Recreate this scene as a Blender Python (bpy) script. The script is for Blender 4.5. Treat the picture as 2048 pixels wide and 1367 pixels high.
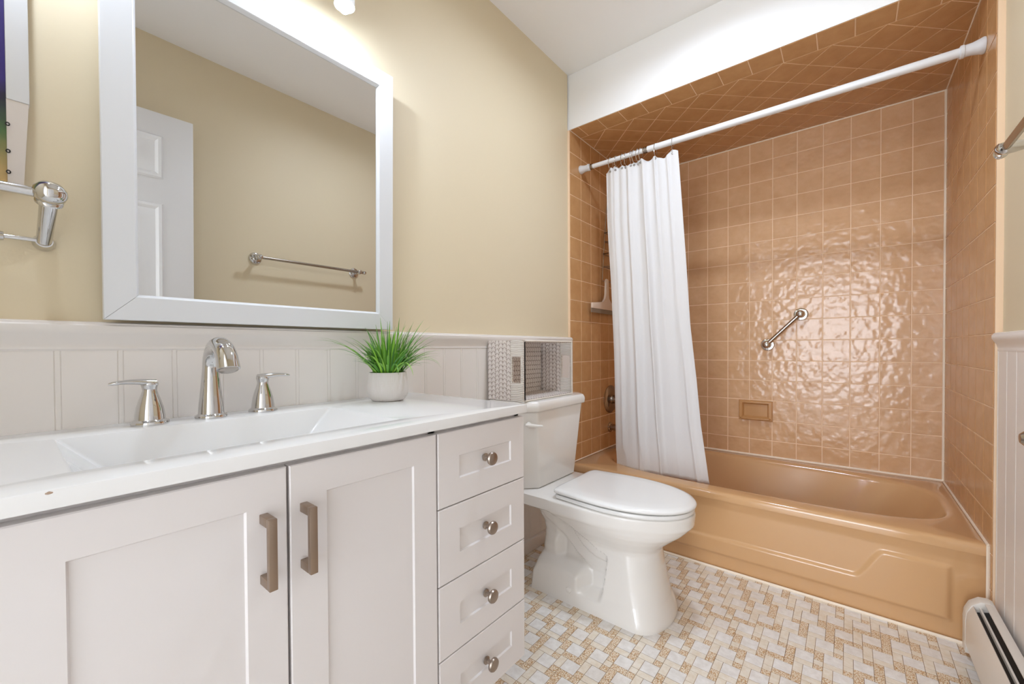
import bpy, bmesh, math, random
from mathutils import Vector, Matrix
PI = math.pi
random.seed(7)
for o in list(bpy.data.objects):
    bpy.data.objects.remove(o, do_unlink=True)
scene = bpy.context.scene
COL = scene.collection

# ------------------------------------------------------------------ camera
cd = bpy.data.cameras.new('camera')
cam = bpy.data.objects.new('camera', cd)
COL.objects.link(cam)
R_ = Vector((0.63088, -0.77586, -0.00543)); U_ = Vector((0.01337, 0.00387, 0.99990))
R_.normalize(); U_ = (U_ - R_ * U_.dot(R_)).normalized(); B_ = R_.cross(U_)
cam.matrix_world = Matrix(((R_.x, U_.x, B_.x, 0.0), (R_.y, U_.y, B_.y, -1.1808), (R_.z, U_.z, B_.z, 0.9666), (0, 0, 0, 1)))
cd.sensor_fit = 'HORIZONTAL'
cd.sensor_width = 36.0
cd.lens = 822.451 / 2048 * 36
cd.shift_x = -4.675 / 2048
cd.shift_y = 23.03 / 2048
cd.clip_start = 0.01
scene.camera = cam

# ------------------------------------------------------------------ view, world, lights
vs = scene.view_settings
vs.view_transform = 'Standard'; vs.look = 'None'; vs.gamma = 1.0; vs.use_curve_mapping = False
vs.exposure = 0.16
wd = bpy.data.worlds.new('world'); scene.world = wd; wd.use_nodes = True
wd.node_tree.nodes['Background'].inputs[0].default_value = (1, 1, 1, 1)
wd.node_tree.nodes['Background'].inputs[1].default_value = 0.3
scene.cycles.max_bounces = 10; scene.cycles.diffuse_bounces = 6; scene.cycles.glossy_bounces = 6
scene.cycles.sample_clamp_indirect = 6.0

BULB = 410.0          # emission of each vanity bulb
def area(name, loc, aim, sx, sy, power, col):
    ld = bpy.data.lights.new(name, 'AREA'); ld.shape = 'RECTANGLE'; ld.size = sx; ld.size_y = sy
    ld.energy = power; ld.color = col
    o = bpy.data.objects.new(name, ld); COL.objects.link(o); o.location = loc
    o.rotation_euler = (Vector(aim) - Vector(loc)).to_track_quat('-Z', 'Y').to_euler()
    return o
HALL = 78.0
area('hall_fill', (-4.60, -0.95, 1.20), (1.0, -0.95, 1.1), 1.5, 1.9, HALL, (0.92, 1.0, 1.11))  # added fill panel in the unseen hall, brightens the room through the doorway
FILL_LAMP = 178.0    # emission of the added fill downlight's diffuser

# ------------------------------------------------------------------ helpers
WL = {}
def link(name, me, mats, parent=None, local=False, sharp=35):
    o = bpy.data.objects.new(name, me); COL.objects.link(o)
    for m in (mats if isinstance(mats, (list, tuple)) else [mats]):
        me.materials.append(m)
    if parent is not None:
        o.parent = parent
        L = WL.get(parent.name, Vector((0, 0, 0)))
        if not local and L.length > 0:
            me.transform(Matrix.Translation(-L))
        WL[o.name] = L
    else:
        WL[o.name] = Vector((0, 0, 0))
    if sharp is not None:
        for p in me.polygons: p.use_smooth = True
        me.set_sharp_from_angle(angle=math.radians(sharp))
    return o
def obj(name, bm, mats, parent=None, local=False, sharp=35, fix=True):
    if fix: bmesh.ops.recalc_face_normals(bm, faces=bm.faces)
    me = bpy.data.meshes.new(name); bm.to_mesh(me); bm.free()
    return link(name, me, mats, parent, local, sharp)
def thing(name, label, cat, loc=(0, 0, 0), group=None, rot=None):
    o = bpy.data.objects.new(name, None); COL.objects.link(o)
    o.location = loc; WL[o.name] = Vector(loc); o.empty_display_size = 0.05
    if rot: o.rotation_euler = rot
    return tag(o, label, cat, group)
def tag(o, label, cat, group=None):
    o['label'] = label; o['category'] = cat
    if group: o['group'] = group
    return o
def struct(o, label=None, cat=None):
    o['kind'] = 'structure'
    if label: o['label'] = label
    if cat: o['category'] = cat
    return o

def box(bm, x0, x1, y0, y1, z0, z1, bev=0.0, seg=2):
    vs_ = [bm.verts.new((x, y, z)) for x in (x0, x1) for y in (y0, y1) for z in (z0, z1)]
    F = [(0, 1, 3, 2), (4, 6, 7, 5), (0, 4, 5, 1), (2, 3, 7, 6), (0, 2, 6, 4), (1, 5, 7, 3)]
    fs = [bm.faces.new([vs_[i] for i in f]) for f in F]
    if bev > 0:
        es = {e for f in fs for e in f.edges}
        bmesh.ops.bevel(bm, geom=list(es), offset=bev, segments=seg, profile=0.5, affect='EDGES')
    return bm
def B(*a, **k): return box(bmesh.new(), *a, **k)
def frames(pts):
    T = []
    for i in range(len(pts)):
        a = pts[max(i - 1, 0)]; b = pts[min(i + 1, len(pts) - 1)]
        T.append((b - a).normalized())
    n = T[0].orthogonal().normalized(); out = []
    for i, t in enumerate(T):
        n = (n - t * n.dot(t))
        if n.length < 1e-6: n = t.orthogonal()
        n.normalize(); out.append((t, n, t.cross(n)))
    return out
def tube(bm, pts, r, seg=12, cap=True, closed=False, flat=None):
    pts = [Vector(p) for p in pts]
    rs = r if isinstance(r, (list, tuple)) else [r] * len(pts)
    fr = frames(pts); rings = []
    for p, (t, n, b), rr in zip(pts, fr, rs):
        ring = []
        for k in range(seg):
            a = 2 * PI * k / seg
            ring.append(bm.verts.new(p + (n * math.cos(a) + b * math.sin(a)) * rr))
        rings.append(ring)
    m = len(rings)
    for i in range(m if closed else m - 1):
        A, Bq = rings[i], rings[(i + 1) % m]
        for k in range(seg):
            bm.faces.new((A[k], A[(k + 1) % seg], Bq[(k + 1) % seg], Bq[k]))
    if cap and not closed:
        bm.faces.new(rings[0][::-1]); bm.faces.new(rings[-1])
    return bm
def lathe(bm, prof, org, axis=(0, 0, 1), seg=32, cap=True):
    """prof: list of (radius, height along axis)"""
    ax = Vector(axis).normalized(); n = ax.orthogonal().normalized(); b = ax.cross(n); org = Vector(org)
    rings = []
    for r, h in prof:
        if r < 1e-6: rings.append([bm.verts.new(org + ax * h)])
        else: rings.append([bm.verts.new(org + ax * h + (n * math.cos(2 * PI * k / seg) + b * math.sin(2 * PI * k / seg)) * r) for k in range(seg)])
    for A, C in zip(rings, rings[1:]):
        if len(A) == 1 and len(C) == 1: continue
        for k in range(seg):
            k2 = (k + 1) % seg
            if len(A) == 1: bm.faces.new((A[0], C[k2], C[k]))
            elif len(C) == 1: bm.faces.new((A[k], A[k2], C[0]))
            else: bm.faces.new((A[k], A[k2], C[k2], C[k]))
    if cap:
        if len(rings[0]) > 1: bm.faces.new(rings[0][::-1])
        if len(rings[-1]) > 1: bm.faces.new(rings[-1])
    return bm
def ball(bm, c, r, seg=20, sc=(1, 1, 1)):
    res = bmesh.ops.create_uvsphere(bm, u_segments=seg, v_segments=seg // 2 + 2, radius=r)
    for v in res['verts']: v.co = Vector((v.co.x * sc[0], v.co.y * sc[1], v.co.z * sc[2])) + Vector(c)
    return bm
def gridmesh(bm, nu, nv, f, cu=False, cv=False):
    V = [[bm.verts.new(f(i, j)) for j in range(nv)] for i in range(nu)]
    for i in range(nu if cu else nu - 1):
        for j in range(nv if cv else nv - 1):
            bm.faces.new((V[i][j], V[(i + 1) % nu][j], V[(i + 1) % nu][(j + 1) % nv], V[i][(j + 1) % nv]))
    return V
def prism(bm, poly, f, d):
    """poly 2D, f(u,v,w)->3D ; extruded from w=0 to w=d"""
    a = [bm.verts.new(f(u, v, 0)) for u, v in poly]; b = [bm.verts.new(f(u, v, d)) for u, v in poly]
    bm.faces.new(a[::-1]); bm.faces.new(b); n = len(poly)
    for i in range(n): bm.faces.new((a[i], a[(i + 1) % n], b[(i + 1) % n], b[i]))
    return bm
def ss(a, b, x):
    t = min(1, max(0, (x - a) / (b - a))); return t * t * (3 - 2 * t)
def lerp(a, b, t): return a + (b - a) * t
def interp(tab, x):
    if x <= tab[0][0]: return tab[0][1]
    for (a, va), (b, vb) in zip(tab, tab[1:]):
        if x <= b:
            t = (x - a) / (b - a); return va + (vb - va) * t
    return tab[-1][1]

# ------------------------------------------------------------------ materials
class N:
    def __init__(s, name):
        s.m = bpy.data.materials.new(name); s.m.use_nodes = True
        s.t = s.m.node_tree; s.n = s.t.nodes; s.l = s.t.links
        s.b = s.n['Principled BSDF']
    def add(s, ty, **kw):
        n = s.n.new(ty)
        for k, v in kw.items():
            if k.startswith('i_'):
                key = k[2:]; key = int(key) if key.isdigit() else key.replace('_', ' ')
                n.inputs[key].default_value = v
            else: setattr(n, k, v)
        return n
    def link(s, a, b): s.l.new(a, b)
    def math(s, op, a, b=None, c=None):
        n = s.n.new('ShaderNodeMath'); n.operation = op
        for i, v in enumerate((a, b, c)):
            if v is None: continue
            if hasattr(v, 'is_output') or hasattr(v, 'links'): s.l.new(v, n.inputs[i])
            else: n.inputs[i].default_value = v
        return n.outputs[0]
    def mix(s, f, a, b):
        n = s.n.new('ShaderNodeMix'); n.data_type = 'RGBA'
        for i, v in ((0, f), (6, a), (7, b)):
            if hasattr(v, 'links'): s.l.new(v, n.inputs[i])
            else: n.inputs[i].default_value = v if i == 0 else (*v, 1) if len(v) == 3 else v
        return n.outputs[2]
    def set(s, **kw):
        for k, v in kw.items():
            i = s.b.inputs[k.replace('_', ' ')]
            if hasattr(v, 'links'): s.l.new(v, i)
            else: i.default_value = (*v, 1) if isinstance(v, tuple) and len(v) == 3 else v
        return s
    def bump(s, h, strength=0.3, dist=0.01):
        n = s.n.new('ShaderNodeBump'); n.inputs['Strength'].default_value = strength; n.inputs['Distance'].default_value = dist
        s.l.new(h, n.inputs['Height']); s.l.new(n.outputs[0], s.b.inputs['Normal']); return n
    def coord(s, kind='Object', scale=None):
        c = s.n.new('ShaderNodeTexCoord').outputs[kind]
        if scale is None: return c
        m = s.n.new('ShaderNodeMapping'); m.inputs['Scale'].default_value = scale
        s.l.new(c, m.inputs['Vector']); return m.outputs[0]
    def noise(s, vec, scale, detail=2, rough=0.5):
        n = s.n.new('ShaderNodeTexNoise'); n.inputs['Scale'].default_value = scale; n.inputs['Detail'].default_value = detail
        n.inputs['Roughness'].default_value = rough
        if vec is not None: s.l.new(vec, n.inputs['Vector'])
        return n.outputs[0]
    def ramp(s, f, stops):
        n = s.n.new('ShaderNodeValToRGB'); s.l.new(f, n.inputs[0]); e = n.color_ramp.elements
        while len(e) < len(stops): e.new(0.5)
        for el, (p, c) in zip(e, stops): el.position = p; el.color = (*c, 1) if len(c) == 3 else c
        return n.outputs[0]
    def attr(s, name, out='Fac'):
        n = s.n.new('ShaderNodeAttribute'); n.attribute_name = name; return n.outputs[out]
def rgb(*c):
    c = [v / 255 for v in c]
    return tuple(x / 12.92 if x <= .04045 else ((x + .055) / 1.055) ** 2.4 for x in c)
def plain(name, col, rough=0.5, metal=0.0, bump=None, **kw):
    n = N(name); n.set(Base_Color=col, Roughness=rough, Metallic=metal, **kw)
    if bump: n.bump(n.noise(n.coord(), bump[0], 3), bump[1], bump[2])
    return n.m
M = {}
M['paint'] = plain('cream_wall_paint', rgb(228, 213, 182), 0.55, bump=(260, 0.08, 0.002))
M['white_paint'] = plain('white_ceiling_paint', rgb(249, 248, 247), 0.6, bump=(220, 0.06, 0.002))
M['trim'] = plain('warm_white_trim_paint', rgb(239, 233, 227), 0.35)
M['wains'] = plain('beadboard_paint', rgb(238, 231, 224), 0.38)
M['cab'] = plain('cabinet_white_lacquer', rgb(233, 228, 226), 0.38, bump=(300, 0.03, 0.001))
M['dark'] = plain('shadow_gap_board', rgb(141, 133, 128), 0.7)
M['counter'] = plain('glossy_white_counter', rgb(241, 240, 238), 0.07)
M['porcelain'] = plain('white_porcelain', rgb(240, 236, 230), 0.06, Coat_Weight=0.3)
M['seat'] = plain('white_seat_plastic', rgb(242, 241, 238), 0.16)
M['chrome'] = plain('polished_chrome', (0.66, 0.655, 0.65), 0.07, 1.0)
M['darkchrome'] = plain('aged_chrome', (0.42, 0.375, 0.33), 0.2, 1.0)
M['nickel'] = plain('brushed_nickel', rgb(162, 149, 138), 0.33, 1.0, bump=(500, 0.1, 0.001))
M['bronze'] = plain('satin_bronze_pull', rgb(160, 141, 124), 0.36, 0.9)
M['wire'] = plain('rusty_chrome_wire', rgb(163, 143, 120), 0.3, 0.9)
M['mirror'] = plain('mirror_glass', (0.73, 0.73, 0.72), 0.0, 1.0)
M['frame'] = plain('white_mirror_frame_paint', rgb(228, 229, 230), 0.4)
M['tub'] = plain('peach_enamel', rgb(214, 169, 121), 0.13, Coat_Weight=0.3)
M['caulk'] = plain('white_caulk', rgb(250, 235, 214), 0.6)
M['heater'] = plain('heater_enamel', rgb(230, 222, 211), 0.35)
M['black'] = plain('dark_slot', rgb(28, 23, 19), 0.6)
M['rod'] = plain('white_rod_enamel', rgb(233, 233, 234), 0.25)
M['rubber'] = plain('white_rubber_cap', rgb(226, 226, 228), 0.5)
M['soil'] = plain('dark_plant_base', rgb(32, 48, 26), 0.9)
M['squeegee'] = plain('ivory_plastic', rgb(227, 207, 187), 0.35)
M['greyrubber'] = plain('grey_rubber', rgb(141, 125, 107), 0.6)
M['door'] = plain('white_door_paint', rgb(234, 232, 230), 0.35)
M['chip'] = plain('chipped_filler', rgb(181, 156, 136), 0.7)
def emit(name, col, s):
    n = N(name); n.set(Base_Color=(0.9, 0.9, 0.9), Emission_Color=col, Emission_Strength=s); return n.m
M['bulb'] = emit('lit_bulb', (0.87, 1.0, 1.2), BULB)
M['diffuser'] = emit('fill_diffuser', (0.87, 1.0, 1.2), FILL_LAMP)
def shade_mat():
    n = N('white_glass_shade'); n.set(Base_Color=(.9, .9, .9), Roughness=.3)
    tr = n.add('ShaderNodeBsdfTranslucent'); tr.inputs[0].default_value = (.9, .9, .88, 1)
    mx = n.add('ShaderNodeMixShader'); mx.inputs[0].default_value = 0.10
    n.link(n.b.outputs[0], mx.inputs[1]); n.link(tr.outputs[0], mx.inputs[2]); n.link(mx.outputs[0], n.n['Material Output'].inputs[0]); return n.m
M['shade'] = shade_mat()
def curtain_mat():
    n = N('white_curtain_fabric'); c = n.coord()
    n.set(Base_Color=rgb(247, 246, 246), Roughness=0.75)
    n.bump(n.noise(n.coord('Object', (40, 40, 14)), 6, 3), 0.12, 0.004)
    tr = n.add('ShaderNodeBsdfTranslucent'); tr.inputs[0].default_value = (*rgb(247, 246, 246), 1)
    mx = n.add('ShaderNodeMixShader'); mx.inputs[0].default_value = 0.3
    n.link(n.b.outputs[0], mx.inputs[1]); n.link(tr.outputs[0], mx.inputs[2])
    n.link(mx.outputs[0], n.n['Material Output'].inputs[0]); return n.m
M['curtain'] = curtain_mat()
def wall_tile(name, base, dark, wave, rough):
    n = N(name); tv = n.attr('tile_random')
    c = n.coord(); off = n.add('ShaderNodeCombineXYZ')
    n.link(n.math('MULTIPLY', tv, 37.0), off.inputs[0]); n.link(n.math('MULTIPLY', tv, 91.0), off.inputs[1])
    va = n.add('ShaderNodeVectorMath', operation='ADD'); n.link(c, va.inputs[0]); n.link(off.outputs[0], va.inputs[1])
    st = n.noise(va.outputs[0], 14, 4, 0.6)
    fine = n.noise(c, 420, 2)
    f = n.math('ADD', n.math('MULTIPLY', st, 0.75), n.math('MULTIPLY', fine, 0.25))
    col = n.ramp(f, [(0.30, dark), (0.68, base)])
    hv = n.mix(n.math('MULTIPLY', tv, 0.22), col, dark)
    n.set(Base_Color=hv, Roughness=rough)
    w1 = n.noise(va.outputs[0], wave[0], 1.0, 0.4)
    n.bump(w1, wave[1], wave[2])
    return n.m
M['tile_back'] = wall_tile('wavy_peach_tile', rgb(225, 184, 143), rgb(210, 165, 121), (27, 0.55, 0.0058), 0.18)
M['tile_side'] = wall_tile('shaded_peach_tile', rgb(212, 166, 116), rgb(194, 145, 95), (26, 0.25, 0.004), 0.27)  # same tile as the back wall, with its shade put into darker colours
M['grout'] = plain('peach_grout', rgb(247, 216, 182), 0.8)
def floor_tile():
    n = N('mosaic_floor_tile'); k = n.attr('tile_kind'); tv = n.attr('tile_random'); c = n.coord()
    off = n.add('ShaderNodeCombineXYZ'); n.link(n.math('MULTIPLY', tv, 53.0), off.inputs[0])
    va = n.add('ShaderNodeVectorMath', operation='ADD'); n.link(c, va.inputs[0]); n.link(off.outputs[0], va.inputs[1])
    st = n.noise(va.outputs[0], 45, 4, 0.6)
    white = n.ramp(st, [(0.35, rgb(230, 225, 219)), (0.7, rgb(247, 244, 240))])
    cream = n.ramp(st, [(0.3, rgb(230, 216, 194)), (0.7, rgb(245, 238, 226))])
    vo = n.add('ShaderNodeTexVoronoi', feature='DISTANCE_TO_EDGE'); vo.inputs['Scale'].default_value = 190
    n.link(va.outputs[0], vo.inputs['Vector'])
    no = n.noise(va.outputs[0], 260, 3)
    lace = n.ramp(n.math('ADD', n.math('MULTIPLY', vo.outputs[0], 1.4), n.math('MULTIPLY', no, 0.5)), [(0.30, rgb(190, 145, 92)), (0.48, rgb(243, 232, 212))])
    a = n.mix(n.math('GREATER_THAN', k, 0.5), white, cream)
    b = n.mix(n.math('GREATER_THAN', k, 1.5), a, lace)
    st2 = n.noise(c, 3.1, 4, 0.6)
    d = n.mix(n.math('MULTIPLY', n.ramp(st2, [(0.5, (0, 0, 0)), (0.75, (1, 1, 1))]), 0.2), b, rgb(201, 162, 108))
    n.set(Base_Color=d, Roughness=0.32)
    n.bump(n.noise(c, 130, 3), 0.12, 0.002)
    return n.m
M['floor'] = floor_tile()
def floor_grout():
    n = N('brown_floor_grout'); s = n.noise(n.coord(), 9, 4)
    n.set(Base_Color=n.ramp(s, [(0.3, rgb(116, 90, 64)), (0.7, rgb(178, 150, 118))]), Roughness=0.9); return n.m
M['floorgrout'] = floor_grout()
def braid(name, light, mid, dark):
    """braided seagrass rope: UV u along the rope, v across it (one rope per unit of v)"""
    n = N(name); uv = n.coord('UV'); sp = n.add('ShaderNodeSeparateXYZ'); n.link(uv, sp.inputs[0])
    u, v = sp.outputs[0], sp.outputs[1]
    fv = n.math('FRACT', v); d = n.math('ABSOLUTE', n.math('SUBTRACT', fv, 0.5))       # 0 mid rope .. .5 edge
    row = n.math('FLOOR', v)
    ph = n.math('ADD', n.math('ADD', n.math('MULTIPLY', u, 1.0), n.math('MULTIPLY', d, 0.9)), n.math('MULTIPLY', n.math('SINE', n.math('MULTIPLY', row, 5.3)), 0.5))
    st = n.math('ABSOLUTE', n.math('SUBTRACT', n.math('FRACT', ph), 0.5))               # strand
    h = n.math('SUBTRACT', n.math('SUBTRACT', 1.0, n.math('MULTIPLY', n.math('POWER', n.math('MULTIPLY', d, 2.0), 5.0), 0.75)), n.math('MULTIPLY', n.math('POWER', n.math('MULTIPLY', st, 2.0), 3.0), 0.75))
    nz = n.noise(uv, 2.3, 3)
    h2 = n.math('ADD', h, n.math('MULTIPLY', n.math('SUBTRACT', nz, 0.5), 0.7))
    n.set(Base_Color=n.ramp(h2, [(0.05, dark), (0.4, mid), (0.8, light)]), Roughness=0.75)
    n.bump(h2, 0.8, 0.004); return n.m
M['braid'] = braid('woven_seagrass', rgb(240, 231, 224), rgb(222, 208, 198), rgb(158, 138, 126))
M['wrap'] = braid('wrapped_seagrass_band', rgb(244, 237, 228), rgb(232, 221, 208), rgb(170, 150, 132))
def pot_mat():
    n = N('white_ribbed_ceramic'); c = n.coord(); sp = n.add('ShaderNodeSeparateXYZ'); n.link(c, sp.inputs[0])
    an = n.math('ARCTAN2', sp.outputs[1], sp.outputs[0])
    rib = n.math('SINE', n.math('MULTIPLY', an, 60.0)); ring = n.math('SINE', n.math('MULTIPLY', sp.outputs[2], 900.0))
    n.set(Base_Color=rgb(230, 223, 218), Roughness=0.6); n.bump(n.math('ADD', rib, n.math('MULTIPLY', ring, 0.5)), 0.14, 0.0015); return n.m
M['pot'] = pot_mat()
def leaf_mat():
    n = N('green_grass_blade'); t = n.attr('blade_random'); g = n.attr('blade_along')
    a = n.ramp(t, [(0.0, rgb(52, 112, 36)), (0.4, rgb(92, 164, 48)), (0.75, rgb(150, 205, 66)), (1.0, rgb(70, 140, 74))])
    n.set(Base_Color=n.mix(n.math('MULTIPLY', g, 0.35), a, rgb(138, 169, 90)), Roughness=0.42); return n.m
M['leaf'] = leaf_mat()
def print_mat():
    n = N('picture_print'); sp = n.add('ShaderNodeSeparateXYZ'); n.link(n.coord(), sp.inputs[0])
    z = n.math('ADD', sp.outputs[2], n.math('MULTIPLY', n.noise(n.coord(), 30, 3), 0.05))
    n.set(Base_Color=n.ramp(n.math('MULTIPLY', z, 2.4), [(0.06, rgb(199, 165, 107)), (0.28, rgb(76, 107, 58)), (0.42, rgb(29, 20, 48)), (0.5, rgb(47, 26, 107))]), Roughness=0.5); return n.m
M['print'] = print_mat()
# ------------------------------------------------------------------ room constants (metres)
XL = -0.36; XT = 1.94; XB = 2.7445; YR = -1.529; YW = 0.010; YP = -1.545; ZC = 2.4453; ZT = 2.1465; ZR = 0.335
P = 0.1144
T = 0.12
def clip(poly, x0, x1, y0, y1):
    for ax, lim, sg in ((0, x0, 1), (0, x1, -1), (1, y0, 1), (1, y1, -1)):
        out = []
        for i in range(len(poly)):
            a, b = poly[i - 1], poly[i]
            da, db = sg * (a[ax] - lim), sg * (b[ax] - lim)
            if (da >= 0) != (db >= 0):
                t = da / (da - db); out.append((a[0] + (b[0] - a[0]) * t, a[1] + (b[1] - a[1]) * t))
            if db >= 0: out.append(b)
        poly = out
        if len(poly) < 3: return []
    return poly
def shrink(poly, d):
    n = len(poly); A = sum(poly[i - 1][0] * poly[i][1] - poly[i][0] * poly[i - 1][1] for i in range(n))
    if A < 0: poly = poly[::-1]
    # drop near-duplicate points
    q = [p for i, p in enumerate(poly) if math.dist(p, poly[i - 1]) > 1e-5]; n = len(q)
    if n < 3: return []
    L = []
    for i in range(n):
        a, b = q[i], q[(i + 1) % n]; ex, ey = b[0] - a[0], b[1] - a[1]; l = math.hypot(ex, ey)
        L.append((a[0] - ey / l * d, a[1] + ex / l * d, ex / l, ey / l))
    out = []
    for i in range(n):
        x1, y1, ux, uy = L[i - 1]; x2, y2, vx, vy = L[i]; den = ux * vy - uy * vx
        if abs(den) < 1e-6: out.append((x2, y2)); continue
        t = ((x2 - x1) * vy - (y2 - y1) * vx) / den; out.append((x1 + ux * t, y1 + uy * t))
    A2 = sum(out[i - 1][0] * out[i][1] - out[i][0] * out[i - 1][1] for i in range(n))
    xs = [p[0] for p in out]
    if A2 < 2e-5: return []
    return out
def tiles(name, polys, f, mats, gap=0.0020, h=0.0020, bev=0.0010, bound=None, tilt=0.0, kinds=None, grout_h=0.0006):
    """polys: 2D tiles; f(u,v,w): plane to world, w is the height out of the plane"""
    V, F, MI, RN, KD = [], [], [], [], []
    for pi, poly in enumerate(polys):
        rnd = random.random(); kd = kinds[pi] if kinds else 0.0
        a = shrink(poly, gap); b = shrink(poly, gap + bev)
        if not a or not b or len(a) != len(b): continue
        n = len(a); s = len(V); tx, ty = random.uniform(-tilt, tilt), random.uniform(-tilt, tilt)
        cx = sum(p[0] for p in a) / n; cy = sum(p[1] for p in a) / n
        V += [f(u, v, 0) for u, v in a] + [f(u, v, h * 0.6 + (u - cx) * tx + (v - cy) * ty) for u, v in a] + [f(u, v, h + (u - cx) * tx + (v - cy) * ty) for u, v in b]
        for lv in (0, 1):
            for i in range(n):
                i2 = (i + 1) % n
                F.append((s + lv * n + i, s + lv * n + i2, s + (lv + 1) * n + i2, s + (lv + 1) * n + i)); MI.append(0); RN.append(rnd); KD.append(kd)
        F.append(tuple(s + 2 * n + i for i in range(n))); MI.append(0); RN.append(rnd); KD.append(kd)
    s = len(V); V += [f(u, v, grout_h) for u, v in bound]; F.append(tuple(range(s, s + len(bound)))); MI.append(1); RN.append(0); KD.append(0)
    me = bpy.data.meshes.new(name); me.from_pydata(V, [], F); me.update()
    for nm, data in (('tile_random', RN), ('tile_kind', KD)):
        at = me.attributes.new(nm, 'FLOAT', 'FACE'); at.data.foreach_set('value', data)
    o = link(name, me, mats, sharp=None)
    me.polygons.foreach_set('material_index', MI); me.update()
    return o
def recalc(o):
    bm = bmesh.new(); bm.from_mesh(o.data); bmesh.ops.recalc_face_normals(bm, faces=bm.faces); bm.to_mesh(o.data); bm.free()

# ------------------------------------------------------------------ floor: 1-inch module mosaic, 10-cell repeat
u = 0.0238
fx0, fx1, fy0, fy1 = XL, 1.945, YP, YW
polys, kinds = [], []
ox, oy = 1.6339 - u, -0.8145 - u
def cell(i, j, w, h, k):
    p = clip([(ox + i * u, oy + j * u), (ox + (i + w) * u, oy + j * u), (ox + (i + w) * u, oy + (j + h) * u), (ox + i * u, oy + (j + h) * u)], fx0, fx1, fy0, fy1)
    if p: polys.append(p); kinds.append(k)
for i in range(int((fx0 - ox) / u) - 2, int((fx1 - ox) / u) + 3):
    for j in range(int((fy0 - oy) / u) - 2, int((fy1 - oy) / u) + 3):
        c = (i - 3 * j) % 10
        r = random.random()
        if c == 0: cell(i, j, 2, 2, 0)
        elif c == 9: cell(i, j, 1, 2, 1 if r < .72 else 2)
        elif c == 4: cell(i, j, 2, 1, 1 if r < .60 else 2)
        elif c == 2: cell(i, j, 1, 1, 2)
        elif c == 3: cell(i, j, 1, 1, 1 if r < .45 else 2)
fl = tiles('floor', polys, lambda a, b, w: (a, b, w - 0.0012), [M['floor'], M['floorgrout']], gap=0.0007, h=0.0012, bev=0.0006,
           bound=[(fx0, fy0), (fx1, fy0), (fx1, fy1), (fx0, fy1)], kinds=kinds, grout_h=0.0005)
struct(fl)
struct(obj('floor_slab', B(XL - 4.6, XB + .2, -2.2, .3, -.15, -.003), M['white_paint'], sharp=None))

# ------------------------------------------------------------------ walls
struct(obj('wall_left', B(XL, XT - 0.008, YW, YW + T, 0, ZC), M['paint'], sharp=None))
struct(obj('wall_right', B(XL, XT - 0.030, YP - T, YP, 0, ZC), M['paint'], sharp=None))
bm = bmesh.new()
for x0, x1, y0, y1 in ((XL - 4.6, 1.30, -2.2, .3), (1.46, XT + .9, -2.2, .3), (1.30, 1.46, -2.2, -.84), (1.30, 1.46, -.68, .3)): box(bm, x0, x1, y0, y1, ZC, ZC + .1)
box(bm, 1.29, 1.47, -.85, -.67, ZC + .1, ZC + .12)
hole = [(1.38 + .078 * math.cos(2 * PI * k / 40), -.76 + .078 * math.sin(2 * PI * k / 40)) for k in range(40)]
sq_ = [(1.27, -.94), (1.43, -.94), (1.43, -.78), (1.27, -.78)]
hv = [bm.verts.new((x, y, ZC)) for x, y in hole]
sv = [bm.verts.new((1.38 + .08 * c / max(abs(c), abs(s)), -.76 + .08 * s / max(abs(c), abs(s)), ZC)) for c, s in ((math.cos(2 * PI * k / 40), math.sin(2 * PI * k / 40)) for k in range(40))]
for k in range(40): bm.faces.new((hv[k], hv[(k + 1) % 40], sv[(k + 1) % 40], sv[k]))
struct(obj('ceiling', bm, M['white_paint'], sharp=None))
struct(obj('wall_soffit', B(XT, XB + T, YP - T, YW + T, ZT + 0.004, ZC - .0005), M['white_paint'], sharp=None))
# front wall behind the camera, with the doorway
DY0, DY1, DZ = -1.475, -0.555, 2.06
bm = bmesh.new()
box(bm, XL - T, XL, DY1, YW + T, 0, ZC); box(bm, XL - T, XL, YP - T, DY0, 0, ZC); box(bm, XL - T, XL, DY0, DY1, DZ, ZC)
struct(obj('wall_front', bm, M['paint'], sharp=None))
bm = bmesh.new()
for x0, x1 in ((XL, XL + .015), (XL - T - .015, XL - T)):
    box(bm, x0, x1, DY1, DY1 + .055, 0, DZ + .055, .003); box(bm, x0, x1, DY0 - .055, DY0, 0, DZ + .055, .003); box(bm, x0, x1, DY0, DY1, DZ, DZ + .055, .003)
struct(obj('trim_1', bm, M['trim']))
# hallway beyond the doorway
bm = bmesh.new()
box(bm, -4.95, -4.85, -2.2, .3, 0, ZC); box(bm, -4.85, XL - T, .2, .3, 0, ZC); box(bm, -4.85, XL - T, -2.2, -2.1, 0, ZC)
struct(obj('wall_hall', bm, M['white_paint'], sharp=None))
# tub alcove
zr0 = ZR - .01
struct(obj('wall_alcove_left', B(XT - .007, XB + T, .0, .1 + YW, 0, ZT), M['grout'], sharp=None))
struct(obj('wall_alcove_back', B(XB + .0, XB + T, YR - T, .0, 0, ZT), M['grout'], sharp=None))
struct(obj('wall_alcove_right', B(XT - .029, XB, YR - T, YR, 0, ZT), M['grout'], sharp=None))
def gridpolys(u0, v0, du, dv, a0, a1, b0, b1):
    out = []
    for i in range(math.floor((a0 - u0) / du) - 1, math.ceil((a1 - u0) / du) + 1):
        for j in range(math.floor((b0 - v0) / dv) - 1, math.ceil((b1 - v0) / dv) + 1):
            p = clip([(u0 + i * du, v0 + j * dv), (u0 + (i + 1) * du, v0 + j * dv), (u0 + (i + 1) * du, v0 + (j + 1) * dv), (u0 + i * du, v0 + (j + 1) * dv)], a0, a1, b0, b1)
            if p: out.append(p)
    return out
def rect(a0, a1, b0, b1): return [(a0, b0), (a1, b0), (a1, b1), (a0, b1)]
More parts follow.
